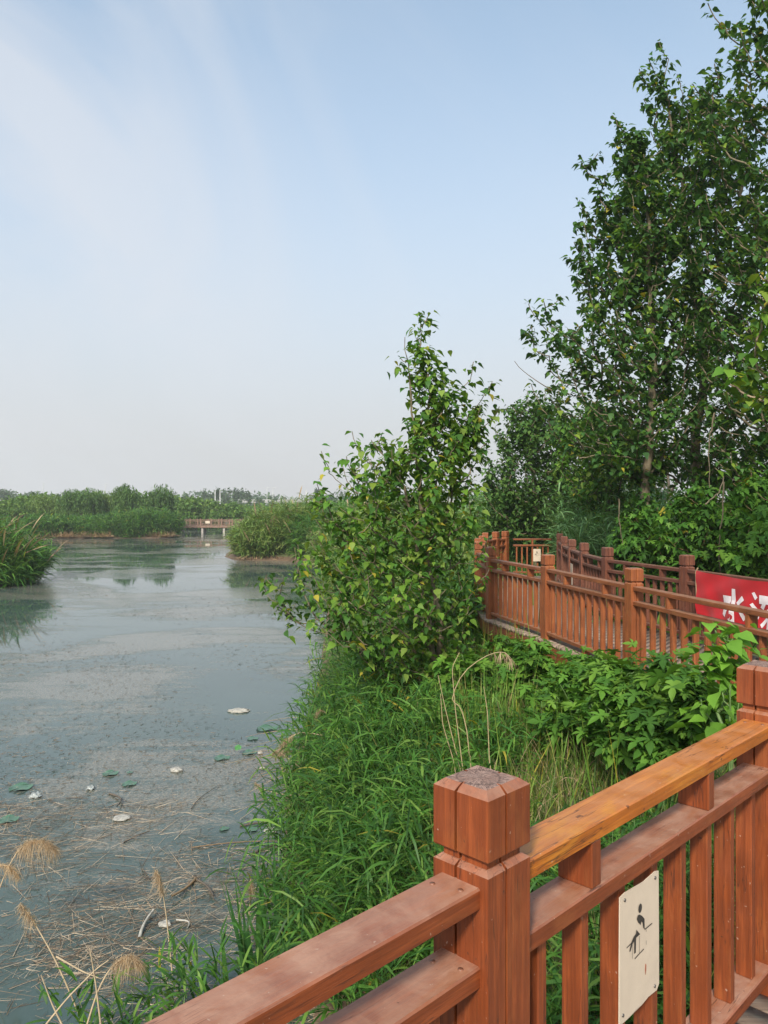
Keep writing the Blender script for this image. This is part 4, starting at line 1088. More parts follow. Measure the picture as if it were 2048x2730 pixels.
# cattail blades at the water edge
def cattail(label, px, d, n, h, sp, mat=M_cat, wd=0.035, lean=0.2):
    x = (px - 1024) / F * d; z = max(gzs(x, d), -0.1)
    root = empty('cattail', (x, d, z), label, 'cattail', 'broad bladed plants at the water edge'); g = Geo()
    a = rng.uniform(0, 6.28, n); r = rng.uniform(0, sp, n)
    for k in range(n):
        blades(g, np.array([[r[k] * math.cos(a[k]), r[k] * math.sin(a[k]), -0.05]]), a[k:k+1], np.array([1.5 - abs(rng.normal(0, lean))]), h * rng.uniform(0.6, 1.1), wd * rng.uniform(0.7, 1.1), rng.uniform(0, 0.12), 7, 0, 0.5, 'g', np.array([rng.normal(0, 0.7)]))
    link('blades', g.mesh('blades'), mat, root)
cattail('dark green broad blades standing in the water left of the reeds', 690, 6.7, 18, 1.05, 0.22, M_cat, 0.05, 0.12)
cattail('dark green blades against the edge of the reed clump', 755, 7.0, 14, 1.15, 0.2, M_cat, 0.045, 0.12)
cattail('single dark clump leaning left above the railing', 610, 6.3, 7, 0.95, 0.1, M_cat, 0.06, 0.45)
def waterplants(label, px, d, n, h, mat=M_reed):
    x = (px - 1024) / F * d; root = empty('reed_shoots', (x, d, -0.05), label, 'reeds', 'young reeds at the lower left'); g = Geo(); gs = Geo()
    a = rng.uniform(0, 6.28, n); r = 0.3 * np.sqrt(rng.uniform(0, 1, n)); P = np.stack([r * np.cos(a), r * np.sin(a), 0 * a], 1); H = h * rng.uniform(0.5, 1.1, n); el = rng.normal(1.4, 0.08, n)
    blades(gs, P, a, el, H, 0.008, 0.05, 4, 0, 0.6, 'stem')
    for k in range(6):
        t = rng.uniform(0.4, 1, n); p = P + np.stack([np.cos(a) * np.cos(el) * H * t, np.sin(a) * np.cos(el) * H * t, np.sin(el) * H * t], 1)
        blades(g, p, rng.uniform(0, 6.28, n), rng.uniform(0.4, 1.2, n), 0.26 * rng.uniform(0.6, 1.2, n), 0.024, rng.uniform(0.1, 0.6, n), 4)
    link('stem', gs.mesh('stem'), M_gstem, root); link('leaves', g.mesh('leaves'), mat, root)
for lab, px, d, n, h in [('small green reed shoots at the bottom left of the water', 240, 5.6, 12, 0.7), ('green reed shoots left of the top rail', 340, 5.5, 12, 0.7), ('taller green reed shoots above the railing', 470, 5.7, 14, 0.75),
                         ('green reed shoots between the railing and dark blades', 590, 6.0, 14, 0.75), ('green reed shoots under the end of the reed clump', 720, 6.0, 16, 0.9), ('low reed shoots beside the bottom edge of the picture', 400, 5.2, 16, 0.8)]:
    waterplants(lab, px, d, n, h)

# dry reeds with plumes over the water
M_straw = plain('pale_straw', (0.44, 0.34, 0.22), 0.7, 20, 0.2)
M_plume = leafmat('plume_hair', [(0.44, 0.33, 0.22), (0.54, 0.42, 0.29), (0.33, 0.24, 0.16)], 0.4, 0.8, 0.0, 0.1)
def dryreed(label, pts, d, plume=0.3, side=1, dens=110):
    P = np.array([W(px, py, dd) for (px, py), dd in zip(pts, np.linspace(d, d, len(pts)))]); t = np.linspace(0, len(P) - 1, 18)
    Q = np.stack([np.interp(t, np.arange(len(P)), P[:, k]) for k in range(3)], 1)
    for _ in range(3): Q[1:-1] = (Q[:-2] + Q[1:-1] * 2 + Q[2:]) / 4
    b0 = Q[0].copy()
    root = empty('dry_reed', tuple(b0), label, 'dry reed', 'dry plumed reeds over the water'); g = Geo(); tube(g, Q - b0, np.linspace(0.0075, 0.003, len(Q)), 5); link('stem', g.mesh('stem'), M_straw, root)
    if plume > 0:
        g = Geo(); k = dens * 3; cl = np.concatenate([[0], np.cumsum(np.linalg.norm(np.diff(Q, axis=0), axis=1))]); s0 = rng.uniform(0, 1, k) ** 0.8
        u = cl[-1] - plume * (1 - s0); e = np.stack([np.interp(u, cl, Q[:, q]) for q in range(3)], 1) - b0 + rng.normal(0, 0.006, (k, 3))
        dirs = Q[-1] - Q[-5]; a0 = math.atan2(dirs[1], dirs[0])
        ll = plume * (0.42 * np.sin(np.pi * (0.12 + 0.8 * s0)) + 0.06) * rng.uniform(0.4, 1.2, k)
        blades(g, e, a0 + rng.normal(0, 1.3, k), rng.normal(0.1, 0.6, k), ll, 0.0028, rng.uniform(0.5, 1.3, k), 4, 0, 0.0, 'g')
        link('plume', g.mesh('plume'), M_plume, root)
dryreed('dry reed with a big drooping plume at the left edge', [(-60, 2560), (-20, 2420), (20, 2310), (60, 2250), (110, 2235), (150, 2270)], 7.0, 0.42, 1, 220)
dryreed('dry reed plume low at the left edge under the bigger plume', [(-80, 2600), (-60, 2400), (-20, 2300), (30, 2310), (50, 2340)], 7.0, 0.25, 1, 120)
dryreed('upright dry reed with a narrow plume in the water', [(460, 2600), (445, 2450), (430, 2350), (415, 2320)], 6.6, 0.22, 1, 110)
dryreed('long dry stem slanting left with a dark plume', [(235, 2760), (150, 2560), (80, 2440), (55, 2410)], 5.6, 0.2, 1, 100)
dryreed('curved dry reed with a round hanging plume at the bottom', [(230, 2740), (260, 2640), (300, 2570), (345, 2545), (380, 2580)], 5.2, 0.26, 1, 170)
dryreed('thin bare reed crossing the bottom left corner', [(100, 2760), (180, 2660), (260, 2580), (290, 2560)], 5.2, 0)
dryreed('bare reed crossing behind the round plume', [(150, 2550), (220, 2590), (270, 2610)], 5.3, 0)
dryreed('thin bare reed standing at the bottom left', [(180, 2760), (140, 2680), (110, 2600)], 5.2, 0)
dryreed('thin dry stem standing right of the round plume', [(270, 2740), (255, 2620), (240, 2530)], 5.0, 0)
dryreed('dry plume hanging at the edge of the green reeds', [(860, 1960), (800, 1950), (760, 1975), (745, 2010)], 9.6, 0.3, 1, 120)
dryreed('dry plume beside the lily pads', [(840, 2080), (780, 2030), (740, 2000), (728, 2010)], 9.2, 0.2, 1, 100)
dryreed('dry plume near the tree foot above the reeds', [(900, 1960), (870, 1900), (850, 1890), (846, 1920)], 10.2, 0.2, 1, 100)
dryreed('upright pale plume left of the dark blades', [(660, 2480), (668, 2400), (668, 2345)], 6.8, 0.16, 1, 70)
dryreed('small dry plume over the open water beside the reeds', [(820, 2120), (760, 2120), (700, 2105), (680, 2085)], 9.0, 0.14, 1, 60)
# sheaf of bare dry stems reaching over the water under the tree
root = empty('dry_reed_sheaf', (-0.7, 11.5, 0.3), 'sheaf of bare tan reed stems fanning out over the water below the small tree', 'dry reed'); g = Geo()
for i in range(46):
    a = rng.uniform(2.5, 3.7); l_ = rng.uniform(0.6, 1.5); e = rng.uniform(-0.08, 0.35); b0 = np.array([rng.uniform(-0.2, 0.4), rng.uniform(-1.2, 1.0), rng.uniform(-0.1, 0.35)])
    t = np.linspace(0, 1, 7)[:, None]; pts = b0 + np.concatenate([math.cos(a) * l_ * t, math.sin(a) * l_ * t, l_ * (math.tan(e) * t - 0.25 * t ** 2)], 1); pts[:, 2] = np.maximum(pts[:, 2], -0.33)
    tube(g, pts, np.linspace(0.005, 0.002, 7), 4)
link('stems', g.mesh('stems'), M_dry, root)

# ------------------------------------------------------------------ things floating on the water
def wpt(px, py):
    d = CH * F / (py - HOR); return ((px - 1024) / F * d, d)
def pad(label, px, py, wpx, mat=M_pad, tilt=0):
    x, y = wpt(px, py); r = wpx / F * y / 2
    bm = bmesh.new(); n = 26; c = bm.verts.new((0, 0, 0.0)); vs = []
    a0 = random.uniform(0, 6.28)
    for i in range(n + 1):
        a = a0 + 0.12 + (2 * math.pi - 0.24) * i / n; rr = r * (1 + 0.05 * math.sin(5 * a) + random.uniform(-0.03, 0.03))
        vs.append(bm.verts.new((rr * math.cos(a), rr * math.sin(a), 0.012 * (1 + math.sin(4 * a)) * r / 0.15)))
    m = [bm.verts.new((v.co.x * 0.6, v.co.y * 0.6, 0.003)) for v in vs]
    for i in range(n):
        bm.faces.new((c, m[i], m[i + 1])); bm.faces.new((m[i], vs[i], vs[i + 1], m[i + 1]))
    me = bpy.data.meshes.new('lily_pad'); bm.to_mesh(me); bm.free()
    o = link('lily_pad', me, mat, None, (x, y, 0.012 + (0.1 if tilt else 0)), (tilt, 0, 0)); tag(o, label, 'lily pad', 'round pads on the water')
for a in [('round dark pad nearest the left edge', 55, 2102, 60), ('pad in the middle left of the water', 294, 2064, 42), ('pale pad right of and below the middle left pad', 345, 2092, 38), ('pad touching the left edge above the plume', 22, 2188, 54),
          ('tiny pad above the plastic scrap', 346, 2061, 16), ('wide pad beside the dry stems under the tree', 712, 1944, 56), ('pad left of the small foam block', 665, 2008, 40),
          ('pad below and left of the raised leaf', 592, 2023, 42), ('pad below the wide pad', 674, 1971, 30), ('half hidden pad among dry stems', 768, 1966, 46), ('sunken pad near the reed tips', 762, 2000, 36),
          ('small pad among sticks beside the reeds', 670, 2214, 34), ('small pad left of the reeds in open debris', 598, 2212, 26)]:
    pad(*a)
pad('bright green curled pad raised above the water', 635, 2012, 18, M_padg, R(35))

def lump(label, px, py, wpx, hpx, mat, name='foam_chunk', cat='foam', jag=0.25, hz=0.5):
    x, y = wpt(px, py); r = wpx / F * y / 2 * 0.85; dpt = max(0.4, hpx / wpx * 3.2)
    bm = bmesh.new(); bmesh.ops.create_icosphere(bm, subdivisions=3, radius=1)
    s = random.uniform(0, 50); jag *= 0.7
    for v in bm.verts:
        k = 1 + jag * (math.sin(v.co.x * 5 + s) * math.sin(v.co.y * 6 + s * 2) + 0.5 * math.sin(v.co.z * 9 + s + v.co.x * 7))
        v.co = Vector((v.co.x * k * r, v.co.y * k * r * min(1.0, dpt), max(-0.3, v.co.z) * k * r * hz))
    for f in bm.faces: f.smooth = random.random() < 0.5
    me = bpy.data.meshes.new(name); bm.to_mesh(me); bm.free(); tag(link(name, me, mat, None, (x, y, 0.015)), label, cat, 'litter floating on the pond')
lump('white foam chunk floating alone in open water', 471, 2055, 38, 14, M_foam, hz=0.35)
lump('flat white foam slab under a dark stick', 325, 2183, 52, 18, M_foam, hz=0.15, jag=0.12)
lump('small white foam block beside the lily pads', 694, 2010, 16, 10, M_foam, hz=0.8)
lump('white foam scrap near the bottom of the water', 440, 2467, 40, 12, M_foam, hz=0.3)
lump('long pale foam scrap below the tree near the dry stems', 638, 1897, 66, 14, M_foam, hz=0.2)
lump('yellowish foam piece against the reeds', 722, 2218, 40, 14, M_foam, hz=0.35)
lump('crumpled clear plastic scrap right of the left pad', 95, 2124, 32, 18, M_bag, 'plastic_scrap', 'litter', 0.6)
lump('small crumpled plastic scrap above the bent stick', 242, 2104, 24, 8, M_bag, 'plastic_scrap', 'litter', 0.6)
lump('tiny white scrap on the water below the foam block', 700, 2050, 18, 6, M_foam)

def stick(label, p0, p1, r=0.008, mat=M_stick, rise=0.02, bend=0.06):
    x0, y0 = wpt(*p0); x1, y1 = wpt(*p1); t = np.linspace(0, 1, 8)
    L_ = math.hypot(x1 - x0, y1 - y0)
    P = np.stack([(x1 - x0) * t - (y1 - y0) * bend * np.sin(np.pi * t), (y1 - y0) * t + (x1 - x0) * bend * np.sin(np.pi * t), rise * t + 0.012 + 0 * t], 1)
    g = Geo(); tube(g, P, np.linspace(r, r * 0.6, 8), 6); o = link('stick', g.mesh('stick', smooth=True), mat, None, (x0, y0, 0)); tag(o, label, 'stick', 'sticks floating on the pond')
stick('dark bent stick above the foam slab', (292, 2118), (312, 2162), 0.014, M_stick, 0.05, 0.15)
stick('long pale reed stalk lying across the debris', (512, 2262), (770, 2250), 0.008, M_dry)
stick('dark stick ending at the reeds', (640, 2205), (735, 2196), 0.014, M_stick)
stick('pale split stalk leaning out of the debris', (522, 2345), (458, 2405), 0.016, M_dry, 0.05)
stick('dark stick crossing the pale stalk', (525, 2348), (570, 2400), 0.013, M_stick, 0.03)
stick('white tipped flat stalk near the bottom', (372, 2505), (410, 2445), 0.018, M_foam, 0.06)
stick('thin dark straw in the middle of the water', (175, 2130), (235, 2136), 0.006, M_stick)
stick('dark long stick along the debris edge', (330, 2248), (400, 2222), 0.010, M_stick)
stick('stick lying left of the reeds pointing right', (670, 2280), (800, 2240), 0.015, M_stick)
stick('short forked stick in the open water', (510, 2158), (575, 2105), 0.006, M_stick)
stick('curved white stalk beside the foam scrap', (470, 2456), (498, 2485), 0.010, M_foam, 0.02, 0.3)

# mats of broken reed and crumbs
def density(x, y):
    q = np.sin(x * 1.1 + 0.6 * y + 1.5 * np.sin(y * 0.7)) + np.sin(y * 1.7 - x * 0.5 + 1.1 * np.sin(x * 1.3)) + 0.7 * np.sin(x * 3.1 + y * 2.3)
    return 1 / (1 + np.exp(-2.2 * (q + 0.2)))
M_litter = leafmat('dead_reed_litter', [(0.40, 0.31, 0.22), (0.24, 0.18, 0.12), (0.10, 0.075, 0.05), (0.52, 0.42, 0.31), (0.17, 0.12, 0.085)], 0.1, 0.7, 0.0, 0.2)
def debris(name, label, n, yr, ln, wd, mat, pw=1.0, thr=1.0, lim=None, z=0.006):
    y = yr[0] + (yr[1] - yr[0]) * rng.uniform(0, 1, n) ** pw; x = -0.62 * y + rng.uniform(0, 1, n) * (0.62 * y + 1.0); ok = (sdist(x, y) < 0.05) & ((density(x, y) if lim is None else density(x * 0.45 + 2, y * 0.4) ** 2) * thr > rng.uniform(0, 1, n)); x, y = x[ok], y[ok]; m = len(x)
    g = Geo(); a = rng.normal(0.3, 0.8, m)
    blades(g, np.stack([x, y, z + rng.uniform(0, 0.012, m)], 1), a, rng.normal(0.0, 0.02, m), ln * rng.uniform(0.25, 1.3, m) ** 1.3, wd * rng.uniform(0.5, 1.3, m), 0.0, 2, 0, 0.0, 'stem')
    return tag(link(name, g.mesh(name), mat), label, 'floating debris', kind='stuff')
debris('reed_litter', 'tan broken reed pieces matted on the near water', 11000, (5.2, 10.5), 0.42, 0.006, M_litter, 1.5)
debris('reed_crumbs', 'fine tan crumbs of dead reed on the near water', 24000, (5.0, 13), 0.07, 0.005, M_litter, 1.5)
M_weed = leafmat('dead_weed', [(0.15, 0.12, 0.085), (0.20, 0.16, 0.12), (0.10, 0.085, 0.06)], 0.1, 0.7, 0, 0.2)
debris('water_weed', 'brown flecks of dead weed spread over the pond', 34000, (7, 40), 0.09, 0.012, M_weed, 1.2, 1.0, 1)

# ------------------------------------------------------------------ mid and far banks
# clump at the left edge
for lab, x, y, rx, ry, n, h, pl in [('tall pale tipped reed bed at the left edge of the pond', -21.2, 40.5, 2.9, 3.2, 1100, 3.2, 22), ('lower reeds drooping to the water at the left edge', -19.4, 39.5, 1.4, 2.6, 500, 2.0, 10)]:
    reeds('reed_bed', lab, x, y, rx, ry, n, h, M_reed, 0.95, 0.06, 9, lean=(0.25, 0), plume=pl, fill=0.5, stemw=0.03, top=0.3, group='reed beds around the pond')
g = Geo(); n = 20; P = np.stack([rng.uniform(-20.5, -18.4, n), rng.uniform(38, 41, n), rng.uniform(1.0, 3.0, n)], 1); o_ = np.array([-19.5, 39.5, 1.0])
root = empty('dry_reed_sheaf', tuple(o_), 'tan plumed stems leaning right out of the reeds at the left edge', 'dry reed'); blades(g, P - o_, rng.normal(0, 0.3, n), rng.uniform(0.45, 0.9, n), rng.uniform(1.4, 2.4, n), 0.07, 0.12, 4, 0, 0.2, 'leaf'); link('stems', g.mesh('stems'), M_dry, root)
# middle right reeds
for lab, x, y, rx, ry, n, h, mt in [('reeds on the left tip of the small headland', -8.9, 57.9, 2.0, 2.0, 900, 2.9, M_reedp), ('tall reeds in the middle of the small headland', -6.6, 58.8, 2.2, 2.6, 1200, 3.9, M_reedp),
                                ('reeds right of the middle of the headland', -4.0, 56.5, 2.4, 3.0, 1000, 3.4, M_reed), ('reeds joining the headland to the near bank', -1.5, 52, 3.0, 6.0, 1000, 3.2, M_reedp),
                                ('dark reeds on the headland side', -5.5, 66, 4, 5, 900, 3.8, M_reed)]:
    reeds('reed_bed', lab, x, y, rx, ry, n, h, mt, 0.95, 0.075, 10, plume=10, fill=0.5, stemw=0.03, top=0.4, group='reed beds around the pond')
for lab, x, y, rx, ry, n, h, mt in [('pale reeds behind the small tree on its left', -0.6, 32, 1.6, 5, 900, 2.5, M_reedp), ('reeds seen through the branches of the small tree', 0.6, 24, 1.8, 3.5, 800, 2.3, M_reed),
                                ('pale reeds between small tree and walkway end', 3.0, 29, 2.2, 3, 1000, 3.0, M_reedp), ('tall blue green reeds behind the walkway end', 7.0, 25, 1.4, 2.2, 900, 3.6, M_reedb),
                                ('tall blue green reeds right of the walkway end', 6.0, 20.5, 0.9, 1.4, 500, 2.9, M_reedb), ('reeds left of the dark small tree', 4.2, 27.5, 1.2, 1.8, 500, 3.2, M_reedb), ('green reeds against the left side of the walkway', 1.25, 15.6, 0.5, 2.0, 380, 1.7, M_reed),
                                ('yellowish reeds at the water side of the walkway bend', 1.5, 19.5, 0.8, 2.2, 450, 2.0, M_reedp)]:
    reeds('reed_bed', lab, x, y, rx, ry, n, h, mt, 0.6, 0.042, 9, plume=0, fill=0.5, stemw=0.016, top=0.6, group='reed beds behind the walkway')
# left bank: green reeds in front, dry reeds at the waterline
k = 0
for x, y, h, lab in [(-40.5, 93.5, 2.6, 'leftmost'), (-37.0, 95.5, 2.4, 'second from the left'), (-33.6, 94.5, 2.7, 'third from the left'), (-30.6, 94.3, 3.4, 'fourth from the left'), (-27.6, 95.5, 3.6, 'rightmost, beside the footbridge'), (-46, 92, 2.4, 'farthest left, by the picture edge')]:
    reeds('reed_bed', 'green reed bed along the far left bank, ' + lab, x, y, 2.4, 2.2, 800, h, M_reed, 1.0, 0.10, 9, fill=0.5, stemw=0.04, top=0.4, group='reed beds on the far left bank')
for x, y, lab in [(-38.5, 92.0, 'left of the gap'), (-34.0, 92.2, 'in the middle'), (-27.2, 93.6, 'beside the footbridge')]:
    n = 420; P = np.stack([rng.uniform(-1.9, 1.9, n), rng.uniform(-0.6, 0.9, n), np.zeros(n)], 1); root = empty('dry_reed_sheaf', (x, y, 0.15), 'dead brown reeds at the foot of the far left bank, ' + lab, 'dry reed', 'dead reeds at the far waterline')
    g = Geo(); blades(g, P, rng.normal(-1.4, 1.1, n), rng.uniform(0.3, 1.3, n), rng.uniform(0.6, 1.6, n), 0.08, 0.3, 3, 0, 0.2, 'g'); link('stems', g.mesh('stems'), M_dry, root)
n = 500; P = np.stack([rng.uniform(-4.5, 4.5, n), rng.uniform(-0.5, 0.8, n), np.zeros(n)], 1); root = empty('dry_reed_sheaf', (-6.0, 56.2, 0.1), 'dead brown reeds and roots at the foot of the headland', 'dry reed'); g = Geo()
blades(g, P, rng.uniform(0, 6.28, n), rng.uniform(0.1, 0.9, n), rng.uniform(0.3, 0.8, n), 0.05, 0.3, 3, 0, 0.2, 'g'); link('stems', g.mesh('stems'), M_dry, root)
# willows
def willow(lab, x, y, wd, h, mat):
    z0 = gzs(x, y); root = empty('willow', (x, y, z0), lab, 'willow', 'willows on the far left bank')
    g = Geo(); tube(g, [(0, 0, -0.2), (0.2, 0, h * 0.4), (0, 0.1, h * 0.8)], [0.22, 0.16, 0.06], 6)
    gl = Geo(); ns = 330; heads = []
    k = 7
    lob = [(random.uniform(-0.33, 0.33) * wd, random.uniform(-0.25, 0.25) * wd, h * random.uniform(0.6, 0.86), wd * random.uniform(0.2, 0.3)) for _ in range(k)]
    for c in lob: tube(g, [(0, 0, h * 0.35), (c[0] * 0.5, c[1] * 0.5, c[2] * 0.8), c[:3]], [0.1, 0.06, 0.03], 4)
    for i in range(ns):
        c = lob[i % k]; a = random.uniform(0, 6.28); el = math.asin(random.uniform(0.0, 1)); r = c[3] * random.uniform(0.8, 1.1)
        p = np.array([c[0] + r * math.cos(el) * math.cos(a), c[1] + r * math.cos(el) * math.sin(a), c[2] + (h * 0.2) * math.sin(el)])
        ln = random.uniform(0.25, 0.7) * p[2]; m = int(ln / 0.16); t = np.arange(m) / max(m, 1)
        P = p + np.stack([0.25 * t * math.cos(a) + rng.normal(0, .07, m), 0.25 * t * math.sin(a) + rng.normal(0, .07, m), -ln * t], 1)
        heads.append(P)
    P = np.concatenate(heads); n = len(P)
    blades(gl, P, rng.uniform(0, 6.28, n), rng.uniform(-1.3, -0.2, n), 0.34 * rng.uniform(0.6, 1.4, n), 0.11, 0.15, 2)
    link('trunk', g.mesh('trunk'), M_barkd, root); link('crown', gl.mesh('crown'), mat, root)
M_willowp = leafmat('pale_willow_leaf', [(0.11, 0.19, 0.05), (0.15, 0.23, 0.07), (0.085, 0.155, 0.045)], 0.3, 0.5, 0.0)
for px, d, top, wpx, lab, mt in [(215, 104, 1303, 100, 'broad willow left of the middle of the far bank', M_willow), (330, 102, 1290, 70, 'narrow willow with a pointed top on the far bank', M_willow), (425, 101, 1287, 105, 'rounded weeping willow nearest the footbridge', M_willow),
                             (140, 112, 1316, 110, 'pale willow behind the dead reeds', M_willowp), (275, 108, 1310, 80, 'pale willow between the broad one and the narrow one', M_willowp)]:
    x = (px - 1024) / F * d; h = (HOR - top) / F * d + CH - 0.7
    willow(lab, x, d, wpx / F * d, h, mt)
g = Geo()
# bushes behind
bl = [(60, 118, 1325, 120, 'bush at the left edge behind the reeds', M_midb), (20, 112, 1335, 120, 'low bush at the far left edge', M_midb), (110, 130, 1318, 120, 'pale bush left of the willows', M_midb), (520, 125, 1330, 110, 'round bush just right of the weeping willow', M_midb),
      (590, 135, 1338, 110, 'light green bush behind the left half of the footbridge', M_midb), (660, 150, 1342, 120, 'bush behind the right half of the footbridge', M_midb), (480, 140, 1325, 100, 'bush behind the weeping willow', M_midb),
      (650, 118, 1352, 60, 'bush at the right end of the footbridge', M_midb), (720, 140, 1345, 120, 'bush behind the headland reeds', M_midb), (380, 132, 1315, 120, 'bush behind the narrow willow', M_midb), (240, 140, 1312, 130, 'bush behind the broad willow', M_midb),
      (560, 170, 1335, 120, 'far bush behind the footbridge', M_midb), (820, 120, 1345, 110, 'bush right of the headland', M_midb), (900, 95, 1340, 120, 'bush left of the small tree', M_midb), (970, 80, 1335, 120, 'bush behind the small tree', M_midb), (1060, 75, 1330, 140, 'bush behind the trunk of the small tree', M_midb), (1160, 70, 1320, 140, 'bush right of the small tree trunk', M_midb), (1270, 62, 1300, 150, 'tall bush in the gap left of the walkway end', M_midb),
      (1340, 48, 1290, 130, 'dark bush behind the dark small tree', M_dark), (1480, 40, 1230, 170, 'large dark bush behind the reeds', M_dark), (1620, 34, 1200, 200, 'large dark bush behind the pale trunk', M_dark), (1780, 30, 1180, 230, 'dark bush behind the middle tall trunk', M_dark), (1960, 27, 1150, 260, 'dark bush behind the tallest tree', M_dark), (2150, 25, 1150, 280, 'dark bush beyond the right edge of the shrubs', M_dark)]
for px, d, top, wpx, lab, mt in bl:
    x = (px - 1024) / F * d; z0 = gzs(x, d); h = (HOR - top) / F * d + CH - z0; wd = wpx / F * d * 1.35
    far_tree('bush', lab, 'bush', x, d, wd, h, 2600, mt, max(0.16, 0.28 * d / 60), z0, 'bushes behind the banks', 0.02, 16)
# far poplars
pop = [(452, 1322, 14), (468, 1315, 14), (500, 1318, 16), (545, 1304, 18), (562, 1303, 16), (580, 1302, 18), (597, 1306, 16), (612, 1304, 18), (628, 1303, 18), (645, 1308, 16), (662, 1312, 22), (690, 1322, 22), (728, 1327, 18), (845, 1300, 12)]
ORD = ['leftmost', 'second', 'third', 'fourth', 'fifth', 'sixth', 'seventh', 'eighth', 'ninth', 'tenth', 'eleventh', 'twelfth', 'rightmost']
for i, (px, top, wpx) in enumerate(pop):
    d = 330 - (i % 3) * 14; x = (px - 1024) / F * d; h = (HOR - top) / F * d + CH - 0.6
    far_tree('poplar', 'distant %s poplar, %s of the row beyond the footbridge counted from the left' % ('narrow' if wpx < 17 else 'broad', ORD[i]) if px < 840 else 'lone pointed distant tree right of the white pole', 'poplar', x, d, wpx / F * d * 1.3, h, 420, M_far, 1.0, 0.6, 'distant poplars', 0.05, 9, tall=1.2)
fb = [(12, 1290, 50), (25, 1297, 40), (75, 1312, 60), (130, 1318, 60), (190, 1310, 70), (260, 1308, 60), (330, 1312, 70), (870, 1318, 60), (905, 1308, 70), (840, 1325, 60), (955, 1312, 80), (1010, 1305, 80)]
fl = ['dark distant tree in the left corner', 'second dark distant tree beside the left corner', 'low distant tree left of the road', 'distant tree behind the pale willow', 'distant tree over the broad willow', 'distant tree between two willows', 'distant tree over the narrow willow',
      'hazy round tree right of the white pole', 'large hazy tree left of the small tree', 'low hazy tree beside the white pole', 'hazy tree touching the small tree', 'hazy tree behind the small tree']
for (px, top, wpx), lab in zip(fb, fl):
    d = 300; x = (px - 1024) / F * d; h = (HOR - top) / F * d + CH - 0.6
    far_tree('far_tree', lab, 'tree', x, d, wpx / F * d * 1.3, h, 700, M_far, 0.9, 0.6, 'hazy trees on the horizon', 0.03, 12)
# far tree belt, one mass
g = Geo(); n = 30000; x = rng.uniform(-420, 700, n); y = rng.uniform(430, 520, n); hh = 7 + 2.5 * np.sin(x * 0.05) + 2 * np.sin(x * 0.17 + 1); z = 0.5 + hh * rng.uniform(0, 1, n) ** 0.8
place_leaves(g, SM, np.stack([x, y, z], 1), rng.uniform(0, 6.28, n), rng.normal(0, 0.7, n), rng.normal(0, 0.9, n), rng.uniform(1.5, 3.2, n))
tag(link('far_wood', g.mesh('far_wood'), M_far), 'low hazy belt of woodland along the horizon', 'woodland', kind='stuff')
g = Geo(); n = 42000; y = rng.uniform(112, 300, n); x = rng.uniform(-0.62, 0.35, n) * y; ok = sdist(x, y) > 4; x, y = x[ok], y[ok]; n = len(x); z = 0.5 + rng.uniform(0, 1, n) * (1.6 + 1.2 * np.sin(x * 0.21 + y * 0.1))
place_leaves(g, SM, np.stack([x, y, z], 1), rng.uniform(0, 6.28, n), rng.normal(0.3, 0.6, n), rng.normal(0, 0.7, n), rng.uniform(0.7, 1.6, n))
tag(link('scrub', g.mesh('scrub'), M_midb), 'rough green scrub covering the flat land beyond the pond', 'scrub', kind='stuff')

# footbridge
bx0, bx1, by = -29.2, -19.6, 109.0
fbz = CH - 3.0
root = empty('footbridge', ((bx0 + bx1) / 2, by, 0), 'low brown wooden footbridge on pale piles across the far end of the channel', 'footbridge'); o0 = Vector(((bx0 + bx1) / 2, by, 0))
link('deck', box_mesh('deck', bx1 - bx0, 2.0, 0.22, 0.02), M_bridge, root, (0, 0, fbz - 0.11))
pxs = np.linspace(bx0 + 0.4, bx1 - 0.3, 7)
pm = box_mesh('post', 0.16, 0.16, 1.02, 0.01); pm.materials.append(M_bridge); bmh = box_mesh('baluster', 0.05, 0.05, 0.62, 0.0); bmh.materials.append(M_bridge)
for sy in (-0.92, 0.92):
    for x in pxs: link('post', pm, None, root, (x - o0.x, sy, fbz + 0.51))
    for nm, zz in (('top_rail', 0.86), ('middle_rail', 0.70), ('bottom_rail', 0.12)): link(nm, box_mesh(nm, bx1 - bx0, 0.09, 0.055), M_bridge, root, (0, sy + 0.1 * (1 if sy < 0 else -1) * 0, fbz + zz))
for x in np.arange(bx0 + 0.3, bx1, 0.2)[:48]: link('baluster', bmh, None, root, (x - o0.x, -0.92, fbz + 0.41))
for x in (-27.0, -24.2, -22.7 + 0.8 * 0, -20.6):
    pass
for x in (-28.2, -25.2, -22.2, -19.9):
    for sy in (-0.7, 0.7): link('pile', box_mesh('pile', 0.28, 0.28, fbz - 0.22 + 0.9, 0.01), M_pile, root, (x - o0.x, sy, (fbz - 0.22 - 0.9) / 2))
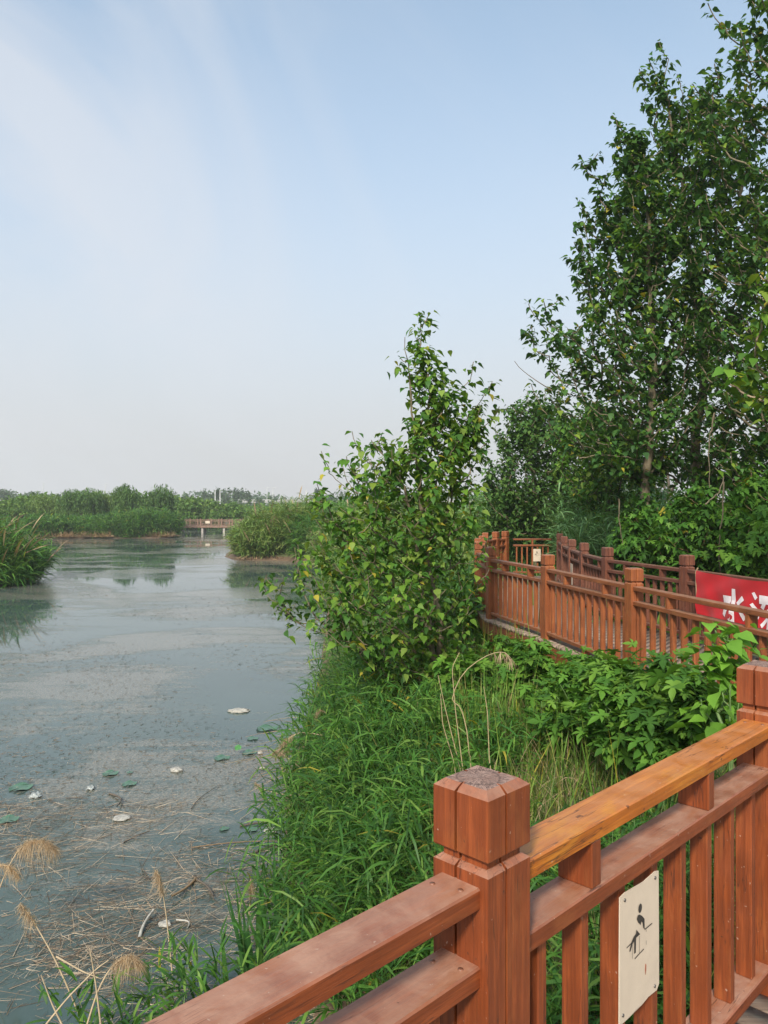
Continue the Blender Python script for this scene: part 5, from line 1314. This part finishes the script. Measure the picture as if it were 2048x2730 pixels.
g_ = box_mesh('plate', 0.62, 0.02, 0.36); o = link('bridge_sign', g_, M_white, None, (-24.4, by - 1.08, fbz + 0.55)); tag(o, 'small white rectangular sign on the side of the footbridge', 'sign')

# viaduct and poles
root = empty('viaduct', (-60, 380, 0), 'long low pale concrete road viaduct on the horizon', 'viaduct')
link('deck', box_mesh('deck', 520, 9, 0.9, 0.05), M_conc, root, (0, 0, 5.3)); link('parapet', box_mesh('parapet', 520, 0.3, 0.7, 0.02), M_conc, root, (0, -4.2, 6.1))
pl = box_mesh('pier', 1.2, 5, 4.9, 0.05); pl.materials.append(M_conc)
for i in range(20): link('pier', pl, None, root, (-250 + i * 26, 0, 2.4))
for px, top, d, lab, r in [(574, 1308, 300, 'pale pole among the poplars on the left', 0.28), (587, 1308, 300, 'pale pole among the poplars on the right', 0.28), (817, 1312, 150, 'thick white pole standing right of the headland', 0.2),
                           (712, 1302, 420, 'faint white mast right of the poplars', 0.22), (728, 1302, 420, 'second faint white mast right of the poplars', 0.22), (115, 1290, 400, 'faint mast above the left trees', 0.22), (281, 1293, 400, 'faint mast above the broad willow', 0.22)]:
    x = (px - 1024) / F * d; h = (HOR - top) / F * d + CH; g = Geo(); tube(g, [(0, 0, 0), (0, 0, h * 0.5), (0, 0, h)], [r, r * 0.85, r * 0.6], 8)
    if d > 350: tube(g, [(0, 0, h), (d * 0.004, 0, h + 0.2)], [r * 0.5, r * 0.4], 5)
    tag(link('pole', g.mesh('pole'), M_pole, None, (x, d, 0.3)), lab, 'pole', 'poles and masts on the horizon')

# ------------------------------------------------------------------ air
bmz = box_mesh('haze', 1100, 620, 40); m = bpy.data.materials.new('haze'); m.use_nodes = True; t = m.node_tree; t.nodes.clear()
oo = t.nodes.new('ShaderNodeOutputMaterial'); pv = t.nodes.new('ShaderNodeVolumePrincipled'); pv.inputs['Color'].default_value = (0.95, 0.97, 0.99, 1); pv.inputs['Density'].default_value = 0.0006; pv.inputs['Anisotropy'].default_value = 0.2
t.links.new(pv.outputs[0], oo.inputs['Volume'])
HAZE = True
if HAZE:
    tag(link('haze', bmz, m, None, (60, 270, 18)), 'thin pale haze over the whole pond', kind='stuff')
